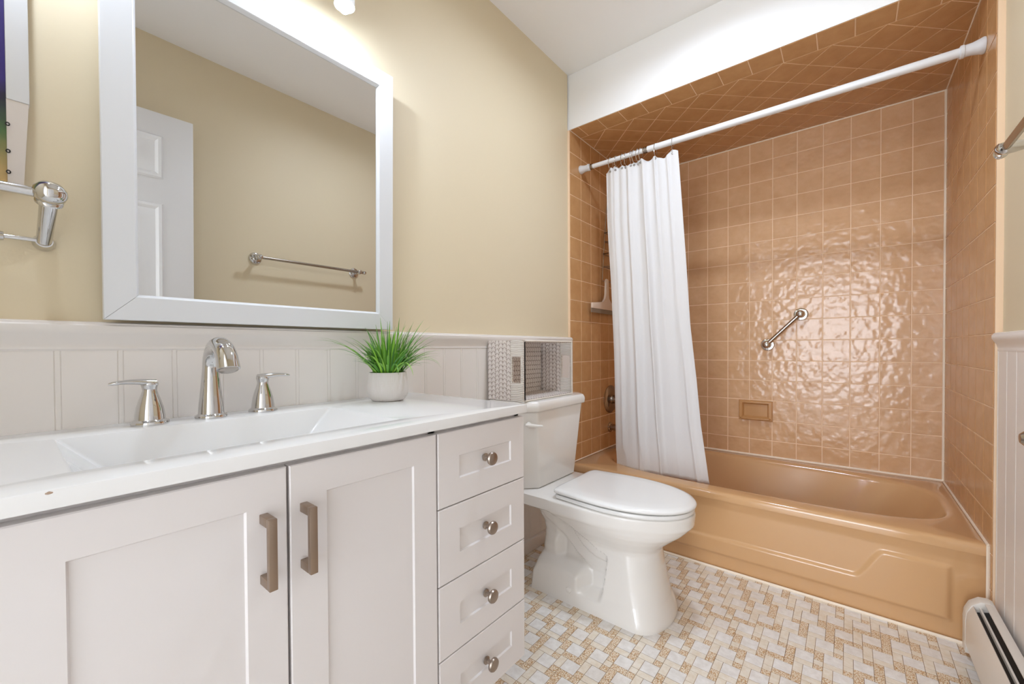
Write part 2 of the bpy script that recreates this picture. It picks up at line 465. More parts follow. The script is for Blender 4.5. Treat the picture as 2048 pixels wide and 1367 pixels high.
# back wall (wavy glaze); coordinates y, z
yc = -0.3335 * 1.045 - 1.1808
pl = gridpolys(yc, ZT, P, P, YR, 0, zr0, ZT)
o = tiles('wall_back', pl, lambda a, b, w: (XB - w, a, b), [M['tile_back'], M['grout']], bound=rect(YR, 0, zr0, ZT), tilt=0.004); recalc(o); struct(o)
# faucet end wall: coordinates x, z ; bullnose column first
pl = gridpolys(2.0560, ZT, P, P, 2.0560, XB, zr0, ZT) + gridpolys(XT - .004, ZT, 2.0560 - XT + .004, P, XT - .004, 2.0560, .0, ZT)
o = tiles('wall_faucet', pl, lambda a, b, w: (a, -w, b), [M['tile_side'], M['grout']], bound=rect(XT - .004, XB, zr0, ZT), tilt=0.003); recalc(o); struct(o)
# right end wall
pl = gridpolys(2.0251, ZT, P, P, 2.0251, XB, zr0, ZT) + gridpolys(1.913, ZT, 2.0251 - 1.913, P, 1.913, 2.0251, 0.0, ZT)
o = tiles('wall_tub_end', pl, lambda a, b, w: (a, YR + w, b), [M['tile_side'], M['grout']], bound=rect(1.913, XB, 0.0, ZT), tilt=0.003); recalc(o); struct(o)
# tiled alcove ceiling: border strip then diagonal field
pl = gridpolys(XT, -0.051, 2.0535 - XT, P, XT, 2.0535, YR, 0)
q = P * math.sqrt(2) / 2
for i in range(-30, 30):
    for j in range(-30, 30):
        cx = 2.0535 + (i + j) * q; cy = -0.0738 + (i - j) * q
        p = clip([(cx - q, cy), (cx, cy - q), (cx + q, cy), (cx, cy + q)], 2.0535, XB, YR, 0)
        if p: pl.append(p)
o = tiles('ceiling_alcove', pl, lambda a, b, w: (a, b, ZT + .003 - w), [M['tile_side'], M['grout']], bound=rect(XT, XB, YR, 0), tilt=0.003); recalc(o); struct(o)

# caulk lines
bm = bmesh.new()
tube(bm, [(XB - .005, YR, ZR + .0035), (XB - .005, 0, ZR + .0035)], .0058, 8)
tube(bm, [(XT + .0, YR + .004, ZR + .002), (XB, YR + .004, ZR + .002)], .0045, 6)
tube(bm, [(XT + .01, -.003, ZR + .002), (XB, -.003, ZR + .002)], .004, 6)
tube(bm, [(XB - .004, YR + .004, ZR), (XB - .004, YR + .004, ZT)], .0056, 8)
tube(bm, [(XB - .004, YR, ZT - .002), (XB - .004, 0, ZT - .002)], .0036, 8)
tube(bm, [(XT + .004, -.003, .0), (XT + .004, -.003, ZR)], .004, 6)
tube(bm, [(XT - .002, YR + .004, .0), (XT - .002, YR + .004, ZR + .002)], .0055, 6)
tube(bm, [(XT, YR + .003, ZT), (XB, YR + .003, ZT)], .003, 6)
tube(bm, [(XT, -.003, ZT), (XB, -.003, ZT)], .0022, 6)
tube(bm, [(XT + .0, YR, .002), (XT + .0, -.003, .002)], .007, 6)
struct(obj('trim_2', bm, M['caulk']))

# ------------------------------------------------------------------ beadboard, chair rails, baseboards
def beadboard(x0, x1, y, sgn, z0, z1, off):
    """profile across x with a double bead groove every 88.5 mm; front face at y, sgn = outward direction"""
    pr = [(x0, 0)]
    k = math.floor((x0 - off) / .0885)
    while off + k * .0885 < x1:
        c = off + k * .0885
        for dx, d in ((-.0052, 0), (-.0042, .0011), (-.0032, -.0004), (0, -.0010), (.0032, -.0004), (.0042, .0011), (.0052, 0)):
            if x0 < c + dx < x1: pr.append((c + dx, d))
        k += 1
    pr.append((x1, 0)); bm = bmesh.new()
    fr = [[bm.verts.new((x, y - sgn * d, z)) for x, d in pr] for z in (z0, z1)]
    bk = [[bm.verts.new((x, y - sgn * .012, z)) for x in (x0, x1)] for z in (z0, z1)]
    for i in range(len(pr) - 1): bm.faces.new((fr[0][i], fr[0][i + 1], fr[1][i + 1], fr[1][i]))
    bm.faces.new((fr[0][0], fr[1][0], bk[1][0], bk[0][0])); bm.faces.new((fr[0][-1], bk[0][1], bk[1][1], fr[1][-1]))
    bm.faces.new([*fr[1], bk[1][1], bk[1][0]]); bm.faces.new([*fr[0][::-1], bk[0][0], bk[0][1]])
    return bm
struct(obj('trim_3', beadboard(XL, XT - .010, -.002, -1, .05, .985, .0586), M['wains'], sharp=25))
struct(obj('trim_4', beadboard(XL, 1.908, YP + .010, 1, .05, .96, 1.7301), M['wains'], sharp=25))
RAIL = [(0, 0), (.012, 0), (.015, .004), (.013, .009), (.0145, .014), (.018, .024), (.026, .034), (.030, .041), (.030, .050), (.026, .053), (.026, .0555), (.020, .058), (0, .058)]
def rail(x0, x1, y, sgn, z0, k=1.0):
    bm = bmesh.new()
    a = [bm.verts.new((x0, y + sgn * d * k, z0 + z)) for d, z in RAIL]; b = [bm.verts.new((x1, y + sgn * d * k, z0 + z)) for d, z in RAIL]
    bm.faces.new(a); bm.faces.new(b[::-1]); n = len(RAIL)
    for i in range(n): bm.faces.new((a[i], b[i], b[(i + 1) % n], a[(i + 1) % n]))
    return bm
struct(obj('trim_5', rail(XL, XT - .010, YW, -1, .966), M['trim'], sharp=50))
struct(obj('trim_6', rail(XL, 1.910, YP, 1, .948, .78), M['trim'], sharp=50))
struct(obj('baseboard_left', B(XL, XT - .010, -.016, YW, 0, .058, .004), M['trim']))
struct(obj('baseboard_right', B(XL, 1.90, YP, YP + .02, 0, .07, .004), M['trim']))
# ------------------------------------------------------------------ vanity cabinet
vx0, vx1 = -0.334, 0.889
van = thing('vanity_cabinet', 'white shaker vanity cabinet with two doors and a bank of drawers', 'cabinet', (0.2775, -.25, 0))
bm = bmesh.new()
for a, b in ((vx0, vx0 + .018), (vx1 - .018, vx1), (-.0375, -.0195), (.5735, .5915)): box(bm, a, b, -.47, -.022, .115, .7925)
box(bm, vx0, vx1, -.47, -.022, .115, .133); box(bm, vx0, vx1, -.034, -.022, .115, .7925); box(bm, vx0, vx1, -.47, -.448, .740, .7925); box(bm, vx0, vx1, -.4695, -.452, .115, .175)
obj('body', bm, M['cab'], van, sharp=None)
obj('toe_kick', B(vx0 + .02, vx1 - .06, -.40, -.03, 0, .1155), M['cab'], van, sharp=None)
def shaker(x0, x1, z0, z1, px0, px1, pz0, pz1, y=-.49, d=.0042, th=.0195):
    """front slab with a recessed centre panel"""
    bm = bmesh.new(); e = .0018
    def ring(a0, a1, c0, c1, yy): return [bm.verts.new(p) for p in ((a0, yy, c0), (a1, yy, c0), (a1, yy, c1), (a0, yy, c1))]
    R = [ring(x0, x1, z0, z1, y + th), ring(x0, x1, z0, z1, y + e), ring(x0 + e, x1 - e, z0 + e, z1 - e, y), ring(px0, px1, pz0, pz1, y),
         ring(px0 + .0025, px1 - .0025, pz0 + .0025, pz1 - .0025, y + d)]
    for A, C in zip(R, R[1:]):
        for i in range(4): bm.faces.new((A[i], A[(i + 1) % 4], C[(i + 1) % 4], C[i]))
    bm.faces.new(R[0][::-1]); bm.faces.new(R[-1]); return bm
def pull(x, z0, z1, parent):
    bm = bmesh.new(); w = .006
    box(bm, x - w, x + w, -.5265, -.5165, z0, z1, .0012)
    for a, b in ((z0, z0 + .014), (z1 - .014, z1)): box(bm, x - w, x + w, -.5175, -.4895, a, b, .0012)
    return obj('handle', bm, M['bronze'], parent)
def knob(x, z, parent):
    bm = bmesh.new()
    lathe(bm, [(.0095, 0), (.0095, .003), (.0055, .006), (.005, .014), (.009, .018), (.0155, .021), (.0162, .025), (.0145, .0285), (.008, .0305), (0, .031)], (x, -.4892, z), (0, -1, 0), 28)
    return obj('knob', bm, M['nickel'], parent)
zt, zb = .781, .119
for x0, x1, p0, p1, hx in ((-.0265, .2757, .0375, .2190, .2417), (.2797, .5808, .3395, .5215, .3010)):
    d = obj('door', shaker(x0, x1, zb, zt, p0, p1, zb + .062, .7265), M['cab'], van, sharp=20)
    pull(hx, .611, .717, d)
cuts = [.781, .6135, .4430, .2770, .119]
for x0, x1, p0, p1 in ((.5848, vx1, .6475, .8330), (vx0, -.0305, -.270, -.092)):
    for k in range(4):
        a, b = cuts[k + 1] + .0012, cuts[k] - (.0012 if k else 0)
        d = obj('drawer', shaker(x0, x1, a, b, p0, p1, a + .056, b - .058), M['cab'], van, sharp=20)
        knob((p0 + p1) / 2 - .006, (.7003, .5322, .365, .1975)[k], d)

# ------------------------------------------------------------------ countertop with integrated trough basin
cz0, cz1 = .7927, .8145
ct = thing('vanity_countertop', 'glossy white countertop with rectangular trough basin and a chipped front edge', 'countertop', (.2775, -.25, cz0))
bm = bmesh.new()
ox0, ox1, oy0, oy1 = vx0, .8895, -.502, -.003
bx0, bx1, by0, by1 = .0480, .5330, -.425, -.120      # basin opening
mx0, mx1, my0, my1, mz = .128, .452, -.395, -.128, .716
def rr(x0, x1, y0, y1, r, z, n=5):
    pts = []
    for cx, cy, a0 in ((x1 - r, y1 - r, 0), (x0 + r, y1 - r, PI / 2), (x0 + r, y0 + r, PI), (x1 - r, y0 + r, 1.5 * PI)):
        for k in range(n): 
            a = a0 + PI / 2 * k / (n - 1); pts.append((cx + r * math.cos(a), cy + r * math.sin(a), z))
    return [bm.verts.new(p) for p in pts]
def bridge(A, C):
    n = len(A)
    for i in range(n): bm.faces.new((A[i], A[(i + 1) % n], C[(i + 1) % n], C[i]))
e = .0025
r0 = rr(ox0, ox1, oy0, oy1, .003, cz0); r1 = rr(ox0, ox1, oy0, oy1, .003, cz1 - e); r1b = rr(ox0 + .0007, ox1 - .0007, oy0 + .0007, oy1 - .0007, .003, cz1 - .0008); r2 = rr(ox0 + e, ox1 - e, oy0 + e, oy1 - e, .003, cz1)
r3 = rr(bx0 - .003, bx1 + .003, by0 - .003, by1 + .003, .008, cz1); r4 = rr(bx0, bx1, by0, by1, .007, cz1 - .0012); r4b = rr(bx0 + .003, bx1 - .003, by0 + .0015, by1 - .0012, .007, cz1 - .005)
r5 = rr(mx0, mx1, my0, my1, .012, mz + .008); r6 = rr(mx0 + .012, mx1 - .012, my0 + .01, my1 - .01, .014, mz)
for A, C in ((r0, r1), (r1, r1b), (r1b, r2), (r2, r3), (r3, r4), (r4, r4b), (r4b, r5), (r5, r6)): bridge(A, C)
bm.faces.new(r6)
u0 = rr(bx0 - .012, bx1 + .012, by0 - .012, by1 + .012, .01, cz0); u1 = rr(mx0 - .012, mx1 + .012, my0 - .012, my1 + .008, .012, mz - .01)
bridge(r0, u0); bridge(u0, u1); bm.faces.new(u1[::-1])
obj('top', bm, M['counter'], ct, sharp=28)
bm = bmesh.new(); lathe(bm, [(.024, 0), (.024, .003), (.019, .004), (.017, .002), (0, .002)], (.288, -.262, mz), (0, 0, 1), 28)
obj('drain', bm, M['chrome'], ct)
bm = bmesh.new(); ball(bm, (.0258, -.5005, .8108), .0052, 14, (1.15, .35, .5)); obj('edge_chip', bm, M['chip'], ct)['label'] = 'brown chip in the edge'

# ------------------------------------------------------------------ widespread faucet
fa = thing('sink_faucet', 'chrome widespread sink faucet, arched spout between two lever handles', 'faucet', (.2850, -.072, cz1))
def base_ring(x, y, r, parent):
    bm = bmesh.new(); lathe(bm, [(r * 1.22, 0), (r * 1.24, .003), (r * 1.2, .007), (r * 1.06, .0095), (r, .011)], (x, y, cz1), (0, 0, 1), 32)
    return obj('base_ring', bm, M['chrome'], parent)
sx, sy = .2850, -.072
pts, rad = [], []
for h, r in ((.010, .0245), (.03, .0230), (.06, .0198), (.09, .0172), (.112, .0155)):
    pts.append((sx, sy, cz1 + h)); rad.append(r)
cxc = .053
for k in range(1, 13):
    a = PI * k / 12 * .86
    pts.append((sx + .003 * k / 12, sy - cxc + cxc * math.cos(a), cz1 + .112 + .050 * math.sin(a))); rad.append(.0152 + .0048 * (k / 12))
lx, ly, lz = pts[-1]
for k, r in ((1, .0208), (2, .0214)): pts.append((lx, ly - .004 * k, lz - .011 * k)); rad.append(r)
bm = bmesh.new(); tube(bm, pts, rad, 28); sp = obj('spout', bm, M['chrome'], fa, sharp=60)
base_ring(sx, sy, .0245, sp)
bm = bmesh.new(); px, py, pz = pts[-1]; lathe(bm, [(.0175, 0), (.0175, .002), (.013, .003), (0, .003)], (px, py, pz), (0, -.45, -.9), 20); obj('aerator', bm, M['darkchrome'], sp)
def lever(x, y, dirx, length):
    bm = bmesh.new()
    lathe(bm, [(.0250, .010), (.0240, .02), (.0218, .035), (.0178, .05), (.0138, .062), (.0118, .070), (.0125, .076), (.0142, .082), (.0135, .0868), (0, .0885)], (x, y, cz1), (0, 0, 1), 28)
    h = obj('handle', bm, M['chrome'], fa, sharp=60)
    base_ring(x, y, .0252, h)
    bm = bmesh.new(); n = 14
    def f(i, j):
        t = i / (n - 1); a = 2 * PI * j / 14
        wy = lerp(.0125, .0085, t) * (1 - .75 * ss(.86, 1.0, t)); wz = lerp(.0080, .0042, min(1, t * 1.4)) * (1 - .5 * ss(.9, 1, t))
        X = x + dirx * (-.010 + t * (length + .010)); Z = cz1 + .0845 + .006 * math.sin(t * PI * .75) - .002 * t
        return Vector((X, y - .010 * t + wy * math.cos(a), Z + wz * math.sin(a)))
    V = gridmesh(bm, n, 14, f, cv=True); bm.faces.new(V[0][::-1]); bm.faces.new(V[-1])
    obj('lever', bm, M['chrome'], h, sharp=60)
lever(.1815, -.069, -1, .062); lever(.3935, -.062, 1, .059)

# ------------------------------------------------------------------ wall mirror leaning slightly forward from its base
mr = thing('wall_mirror', 'large white framed mirror hung on the cream wall above the sink', 'mirror', (.4535, -.0335, 1.0285), rot=(math.radians(1.0), 0, 0))
W2, H, fw_, ft = .3335, .806, .054, .022
sec = [(0, .016), (0, .001), (.001, 0), (fw_ - .006, 0), (fw_ - .004, .0015), (fw_, .010), (fw_, .016)]
cor = [(-W2, 0, 1, 1), (W2, 0, -1, 1), (W2, H, -1, -1), (-W2, H, 1, -1)]
names = ['bottom_rail', 'right_stile', 'top_rail', 'left_stile']
for k in range(4):
    x0, z0, sx0, sz0 = cor[k]; x1, z1, sx1, sz1 = cor[(k + 1) % 4]; bm = bmesh.new()
    g = .00035
    A = []; C = []
    for d, y in sec:
        pa = Vector((x0 + sx0 * d, y, z0 + sz0 * d)); pb = Vector((x1 + sx1 * d, y, z1 + sz1 * d)); dr = (pb - pa).normalized()
        A.append(bm.verts.new(pa + dr * g)); C.append(bm.verts.new(pb - dr * g))
    n = len(sec)
    bm.faces.new(A); bm.faces.new(C[::-1])
    for i in range(n): bm.faces.new((A[i], C[i], C[(i + 1) % n], A[(i + 1) % n]))
    obj(names[k], bm, M['frame'], mr, local=True, sharp=25)
obj('glass', B(-W2 + fw_ - .002, W2 - fw_ + .002, .0105, .0145, fw_ - .002, H - fw_ + .002), M['mirror'], mr, local=True, sharp=None)
obj('backing', B(-W2 + .006, W2 - .006, .0152, .030, .006, H - .006), M['frame'], mr, local=True, sharp=None)

# ------------------------------------------------------------------ vanity light over the mirror
vl = thing('vanity_light', 'chrome vanity light above the mirror, one glowing bulb tip showing', 'light fixture', (.285, YW, 2.06))
bm = bmesh.new(); box(bm, .225, .345, -.012, YW, 2.0, 2.11, .006); obj('back_plate', bm, M['chrome'], vl)
bm = bmesh.new(); tube(bm, [(-.06, -.12, 2.045), (.63, -.12, 2.045)], .010, 16); tube(bm, [(.285, -.01, 2.045), (.285, -.12, 2.045)], .010, 16); obj('bar', bm, M['chrome'], vl)
for bx in (-.010, .585):
    bm = bmesh.new(); lathe(bm, [(.012, .03), (.022, .028), (.024, .0), (.024, -.035), (.015, -.04), (0, -.04)], (bx, -.12, 2.015), (0, 0, 1), 24); s_ = obj('socket', bm, M['chrome'], vl)
    bm = bmesh.new(); lathe(bm, [(0, -.095), (.008, -.0935), (.014, -.087), (.0172, -.075), (.0175, -.055), (.015, -.03), (.012, -.012), (.0115, .0)], (bx, -.12, 1.970), (0, 0, 1), 24); obj('bulb', bm, M['bulb'], s_)
    bm = bmesh.new(); lathe(bm, [(.0252, -.0770), (.0262, -.0770), (.0264, -.035), (.0266, .0), (.0262, .026), (.0255, .030), (.0250, .0285), (.0252, .024), (.0254, -.001), (.0252, -.035), (.0252, -.0770)], (bx, -.12, 1.970), (0, 0, 1), 32, cap=False); obj('glass_shade', bm, M['shade'], vl)

# ------------------------------------------------------------------ added ceiling lamp, out of view, brightens toilet and floor
cl = thing('added_downlight', 'added unseen fill downlight in the white ceiling in front of the toilet', 'light fixture', (1.38, -.76, ZC))
bm = bmesh.new(); lathe(bm, [(.078, .045), (.080, .0), (.098, -.003), (.098, -.0005), (.0985, .001)], (1.38, -.76, ZC), (0, 0, 1), 40, cap=False); obj('trim_ring', bm, M['rod'], cl)
bm = bmesh.new(); lathe(bm, [(0, .025), (.0785, .025)], (1.38, -.76, ZC), (0, 0, 1), 40, cap=False); obj('diffuser', bm, M['diffuser'], cl, sharp=None)

# ------------------------------------------------------------------ picture at the far left
pc = thing('framed_picture', 'white framed picture with a dark purple print at the left edge', 'picture', (-.2, YW, 1.27))
obj('frame_stile', B(.0030, .0305, -.012, YW, 1.418, 1.92, .0015), M['frame'], pc)
bm = bmesh.new(); prism(bm, [(.0030, 1.2615), (.0215, 1.2615), (.0295, 1.4178), (.0030, 1.4178)], lambda a, b, w: (a, -.011 + w, b), .020)
obj('frame_lower_stile', bm, plain('greige_frame', rgb(214, 204, 194), .4), pc)
obj('frame_rail', B(-.34, .0028, -.012, YW, 1.88, 1.92, .0015), M['frame'], pc)
obj('print', B(-.34, .0028, -.008, YW, 1.263, 1.879), M['print'], pc)
for z in (1.372, 1.324, 1.287):
    bm = bmesh.new(); tube(bm, [(.0042 + .0022 * math.cos(a), -.0135, z + .0028 * math.sin(a)) for a in [2 * PI * k / 14 for k in range(14)]], .0009, 6, closed=True)
    obj('binding_ring', bm, M['black'], pc)

# ------------------------------------------------------------------ towel bar on the vanity wall
tb = thing('towel_bar', 'chrome double towel bar with ball end below the picture', 'towel bar', (.045, YW, 1.171))
bm = bmesh.new(); a, b = Vector((.045, -.004, 1.1715)), Vector((.0500, -.072, 1.243))
tube(bm, [a, a.lerp(b, .5), b], [.0105, .0112, .0122], 24); obj('post', bm, M['chrome'], tb, sharp=60)
bm = bmesh.new(); lathe(bm, [(.0150, 0), (.0155, .005), (.0140, .010), (.0125, .016), (.0115, .018)], (.045, YW, 1.171), (0, -1, .06), 32); obj('rosette', bm, M['chrome'], tb)
bm = bmesh.new(); lathe(bm, [(.0125, -.012), (.0180, -.010), (.0180, -.005), (.0155, -.003), (.0205, .002), (.0222, .010), (.0205, .018), (.0140, .026), (.006, .030), (0, .031)], (.0498, -.070, 1.2395), Vector((.005, -.068, .0715)), 32); obj('finial', bm, M['chrome'], tb, sharp=60)
bm = bmesh.new(); tube(bm, [(.044, -.073, 1.2445), (-.345, -.073, 1.2445)], .0085, 20); obj('front_bar', bm, M['chrome'], tb)
bm = bmesh.new(); tube(bm, [(.040, -.006, 1.1725), (-.345, -.006, 1.1725)], .0040, 16)
lathe(bm, [(.004, 0), (.0075, .001), (.0085, .005), (.0065, .009), (.004, .010)], (-.0020, -.006, 1.1725), (-1, 0, 0), 18); obj('rear_bar', bm, M['chrome'], tb)
bm = bmesh.new(); tube(bm, [(-.33, YW, 1.171), (-.33, -.07, 1.2445)], .011, 18); ball(bm, (-.33, -.073, 1.2445), .019); obj('post', bm, M['chrome'], tb)

# ------------------------------------------------------------------ potted grass
pt = thing('potted_plant', 'artificial green grass plant in a small white ribbed pot on the counter', 'plant', (.7105, -.118, cz1))
prof = [(0, 0), (.040, 0), (.047, .003), (.054, .012), (.058, .026), (.0588, .040), (.0570, .060), (.0545, .078), (.0530, .0835), (.0505, .0835), (.0500, .076), (0, .074)]
bm = bmesh.new(); lathe(bm, prof, (0, 0, 0), (0, 0, 1), 64, cap=False); obj('pot', bm, M['pot'], pt, local=True)
bm = bmesh.new(); lathe(bm, [(.0495, .070), (.045, .081), (.02, .085), (0, .085)], (0, 0, 0), (0, 0, 1), 24, cap=False); obj('soil', bm, M['soil'], pt, local=True)
V, F, A1, A2 = [], [], [], []
rnd = random.Random(11)
def blade(a, lean, L, w, droop, r0, tv):
    n = 9; base = Vector((math.cos(a) * r0, math.sin(a) * r0, .078)); out = Vector((math.cos(a), math.sin(a), 0))
    side = Vector((-out.y, out.x, 0)); tw = rnd.uniform(-.7, .7)
    side = (side * math.cos(tw) + out * math.sin(tw) * .5).normalized()
    p = base.copy(); ang = lean; s = len(V)
    for i in range(n + 1):
        t = i / n; ww = w * (1 - t ** 2.2) * (0.55 + .9 * t if t < .5 else 1.0) + .0002
        d = out * math.sin(ang) + Vector((0, 0, 1)) * math.cos(ang); nrm = d.cross(side).normalized()
        if p.y < -.118 + 0 and False: pass
        V.append(p - side * ww + nrm * ww * .35); V.append(p.copy()); V.append(p + side * ww + nrm * ww * .35)
        p = p + d * (L / n); ang = lean + droop * ((i + 1) / n) ** 1.7
    for i in range(n):
        b = s + i * 3
        for q in (0, 1): F.append((b + q, b + q + 1, b + q + 4, b + q + 3)); A1.append(tv); A2.append(i / n)
for k in range(300):
    a = rnd.uniform(0, 2 * PI); u_ = rnd.random()
    lean = .05 + .88 * u_ ** .9; L = rnd.uniform(.085, .168) * (1 - .10 * u_)
    if math.sin(a) > .3: L *= .72; lean *= .6                  # towards the wall behind
    blade(a, lean, L, rnd.uniform(.0020, .0046), rnd.uniform(.0, .6) + .75 * u_, rnd.uniform(.004, .042), rnd.random())
for a, lean, L, dr in ((PI * 1.0, .75, .215, 1.05), (PI * .97, .70, .20, .95), (PI * 1.06, .85, .20, 1.1), (PI * .92, .6, .17, 1.2), (-.02, .62, .205, .95), (.10, .75, .19, 1.2), (-.25, .9, .16, 1.9),
                       (-.12, .5, .19, .5), (.05, .45, .20, .35), (-1.75, .9, .15, 2.1), (-1.95, .8, .12, 2.4), (-1.1, .8, .15, 1.8), (PI * 1.2, .8, .16, 1.5)):
    blade(a, lean, L, .0036, dr, .036, rnd.choice([.3, .5, .62, .7]))
me = bpy.data.meshes.new('grass_blades'); me.from_pydata([tuple(v) for v in V], [], F); me.update()
for nm, data in (('blade_random', A1), ('blade_along', A2)):
    at = me.attributes.new(nm, 'FLOAT', 'FACE'); at.data.foreach_set('value', data)
link('grass_blades', me, M['leaf'], pt, local=True, sharp=80)
# ------------------------------------------------------------------ toilet
TX = 1.471                                     # centre line of the bowl
to = thing('toilet', 'white two-piece toilet with closed lid between the vanity and the tub', 'toilet', (TX, -.40, 0))
RA = [(-.52, .134), (-.490, .136), (-.428, .139), (-.395, .150), (-.363, .168), (-.330, .198), (-.295, .234), (-.260, .266), (-.235, .290), (-.215, .320), (-.20, .36)]
RB = [(-.52, .172), (-.494, .175), (-.449, .181), (-.420, .192), (-.396, .207), (-.378, .226), (-.362, .248), (-.346, .280), (-.332, .309), (-.318, .335), (-.30, .38)]
def bowl_w(y, z):
    """half width of the china at depth y (negative towards the room) and height z"""
    front = interp([(0, .150), (.02, .149), (.045, .142), (.07, .134), (.12, .126), (.20, .118), (.236, .114), (.25, .119), (.27, .134), (.29, .150), (.315, .166), (.335, .178), (.345, .186), (.352, .188), (.385, .188), (.392, .186)], z)
    low = interp([(0, .150), (.02, .149), (.05, .147), (.100, .143), (.112, .138), (.124, .118), (.134, .104), (.150, .094)], z)      # foot with a ledge
    web = interp([(.12, .078), (.20, .072), (.27, .080), (.30, .100), (.322, .125), (.335, .150), (.344, .182), (.350, .188), (.392, .188)], z)
    trap = interp([(.12, .096), (.16, .106), (.195, .107), (.225, .094), (.255, .096), (.29, .114), (.315, .120), (.328, .122), (.338, .150), (.346, .186), (.350, .188), (.392, .186)], z)
    kl = ss(.155, .128, z)
    lw = lerp(low, interp([(0, .150), (.02, .148), (.045, .140), (.06, .118), (.075, .098), (.15, .084)], z), ss(-.385, -.44, y))
    fz = interp([(0, -.480), (.20, -.503), (.212, -.500), (.228, -.450), (.258, -.406), (.311, -.363), (.335, -.30)], z)
    kf = ss(fz + .011, fz - .007, y)
    kr = ss(-.315, -.270, y)
    up = lerp(web, trap, kr)
    if z < .345:                                                        # swept trapway bands, each a soft step with a crease
        for tab, amp in ((RA, .011), (RB, .010)):
            d = (z - interp(tab, y)) * .72
            up += (amp * ss(-.0055, .0055, d) - .003 * math.exp(-(d / .0045) ** 2)) * ss(.340, .315, z) * (1 - .75 * kr)
    w = lerp(up, max(lw, up), kl) if z < .155 else up
    return lerp(w, front, kf)
def bowl_ends(z):
    yf = interp([(0, -.705), (.012, -.707), (.04, -.698), (.07, -.686), (.12, -.676), (.20, -.662), (.238, -.657), (.252, -.664), (.27, -.684), (.29, -.708), (.315, -.738), (.335, -.757), (.35, -.770), (.385, -.774), (.392, -.772)], z)
    yb = interp([(0, -.170), (.07, -.175), (.12, -.185), (.20, -.200), (.26, -.188), (.31, -.172), (.33, -.12), (.345, -.035), (.392, -.030)], z)
    fr = interp([(0, .17), (.06, .17), (.12, .20), (.24, .22), (.30, .36), (.35, .46), (.392, .46)], z)
    br = interp([(0, .05), (.07, .06), (.12, .16), (.30, .16), (.34, .04), (.392, .03)], z)
    return yf, yb, fr, br
ZS = [0, .003, .010, .02] + [.03 + .005 * k for k in range(66)] + [.360, .370, .380, .386, .3895, .392]
NY = 120
def bowl_pt(i, j):
    z = ZS[i]; yf, yb, fr, br = bowl_ends(z)
    k = j if j <= NY else 2 * NY - j
    u_ = .5 - .5 * math.cos(PI * k / NY); u_ = lerp(k / NY, u_, .85)
    y = lerp(yb, yf, u_); w = bowl_w(y, z)
    if u_ > 1 - fr: w *= max(0, 1 - ((u_ - 1 + fr) / fr) ** 2.15) ** (1 / 2.0)
    if u_ < br: w *= max(0, 1 - ((br - u_) / br) ** 3.0) ** (1 / 3.0)
    if i == len(ZS) - 1: w = max(0, w - .004)
    return Vector((TX + (-w if j <= NY else w), y, z))
bm = bmesh.new()
Vg = gridmesh(bm, len(ZS), 2 * NY, bowl_pt, cv=True)
bm.faces.new(Vg[-1]); bm.faces.new(Vg[0][::-1])
bmesh.ops.remove_doubles(bm, verts=bm.verts, dist=1e-5)
obj('bowl', bm, M['porcelain'], to, sharp=50)
for sg in (-1, 1):
    bm = bmesh.new(); lathe(bm, [(.0115, -.01), (.0110, 0), (.0095, .003), (.004, .005), (0, .0055)], (TX + sg * .147, -.362, .052), (sg * 1, 0, .15), 18); obj('bolt_cap', bm, M['porcelain'], to)
def oval(y0, y1, w, back, z):
    """seat outline: straight-ish back with rounded corners, elliptical front"""
    pts = []; n = 44
    for j in range(2 * n):
        k = j if j <= n else 2 * n - j
        u_ = .5 - .5 * math.cos(PI * k / n); y = lerp(y0, y1, u_)
        ww = w * (back + (1 - back) * ss(-.1, .45, u_))
        if u_ > .40: ww *= max(0, 1 - ((u_ - .40) / .60) ** 2.25) ** .5
        if u_ < .05: ww *= max(0, 1 - ((.05 - u_) / .05) ** 2.6) ** (1 / 2.6) * .35 + .65
        pts.append((TX + (-ww if j <= n else ww), y, z))
    return pts
def stack(bm, rings):
    R = [[bm.verts.new(p) for p in r] for r in rings]; n = len(R[0])
    for A, C in zip(R, R[1:]):
        for i in range(n): bm.faces.new((A[i], A[(i + 1) % n], C[(i + 1) % n], C[i]))
    bm.faces.new(R[0][::-1]); bm.faces.new(R[-1]); bmesh.ops.remove_doubles(bm, verts=bm.verts, dist=1e-6)
    return bm
bm = bmesh.new(); stack(bm, [oval(-.305, -.768, .176, .90, .394), oval(-.302, -.771, .179, .90, .397), oval(-.302, -.771, .179, .90, .404), oval(-.305, -.768, .176, .90, .408)])
obj('seat', bm, M['seat'], to, sharp=45)
bm = bmesh.new(); stack(bm, [oval(-.298, -.772, .176, .90, .4125), oval(-.295, -.776, .180, .90, .4155), oval(-.295, -.777, .181, .90, .421), oval(-.299, -.772, .177, .90, .427), oval(-.312, -.755, .162, .90, .4305), oval(-.36, -.70, .12, .95, .4315)])
obj('lid', bm, M['seat'], to, sharp=60)
for sg in (-1, 1):
    bm = bmesh.new(); box(bm, TX + sg * .075 - .022, TX + sg * .075 + .022, -.302, -.280, .392, .4120, .004); obj('hinge', bm, M['seat'], to)
KX = 1.4975
def octo(hx, cf, yf, yb, z, inset=0.0):
    return [(KX - hx + inset, yf + inset, z), (KX + hx - inset, yf + inset, z), (KX + hx + cf - inset, yf + cf * .95 + inset, z), (KX + hx + cf - inset, yb - inset, z), (KX - hx - cf + inset, yb - inset, z), (KX - hx - cf + inset, yf + cf * .95 + inset, z)]
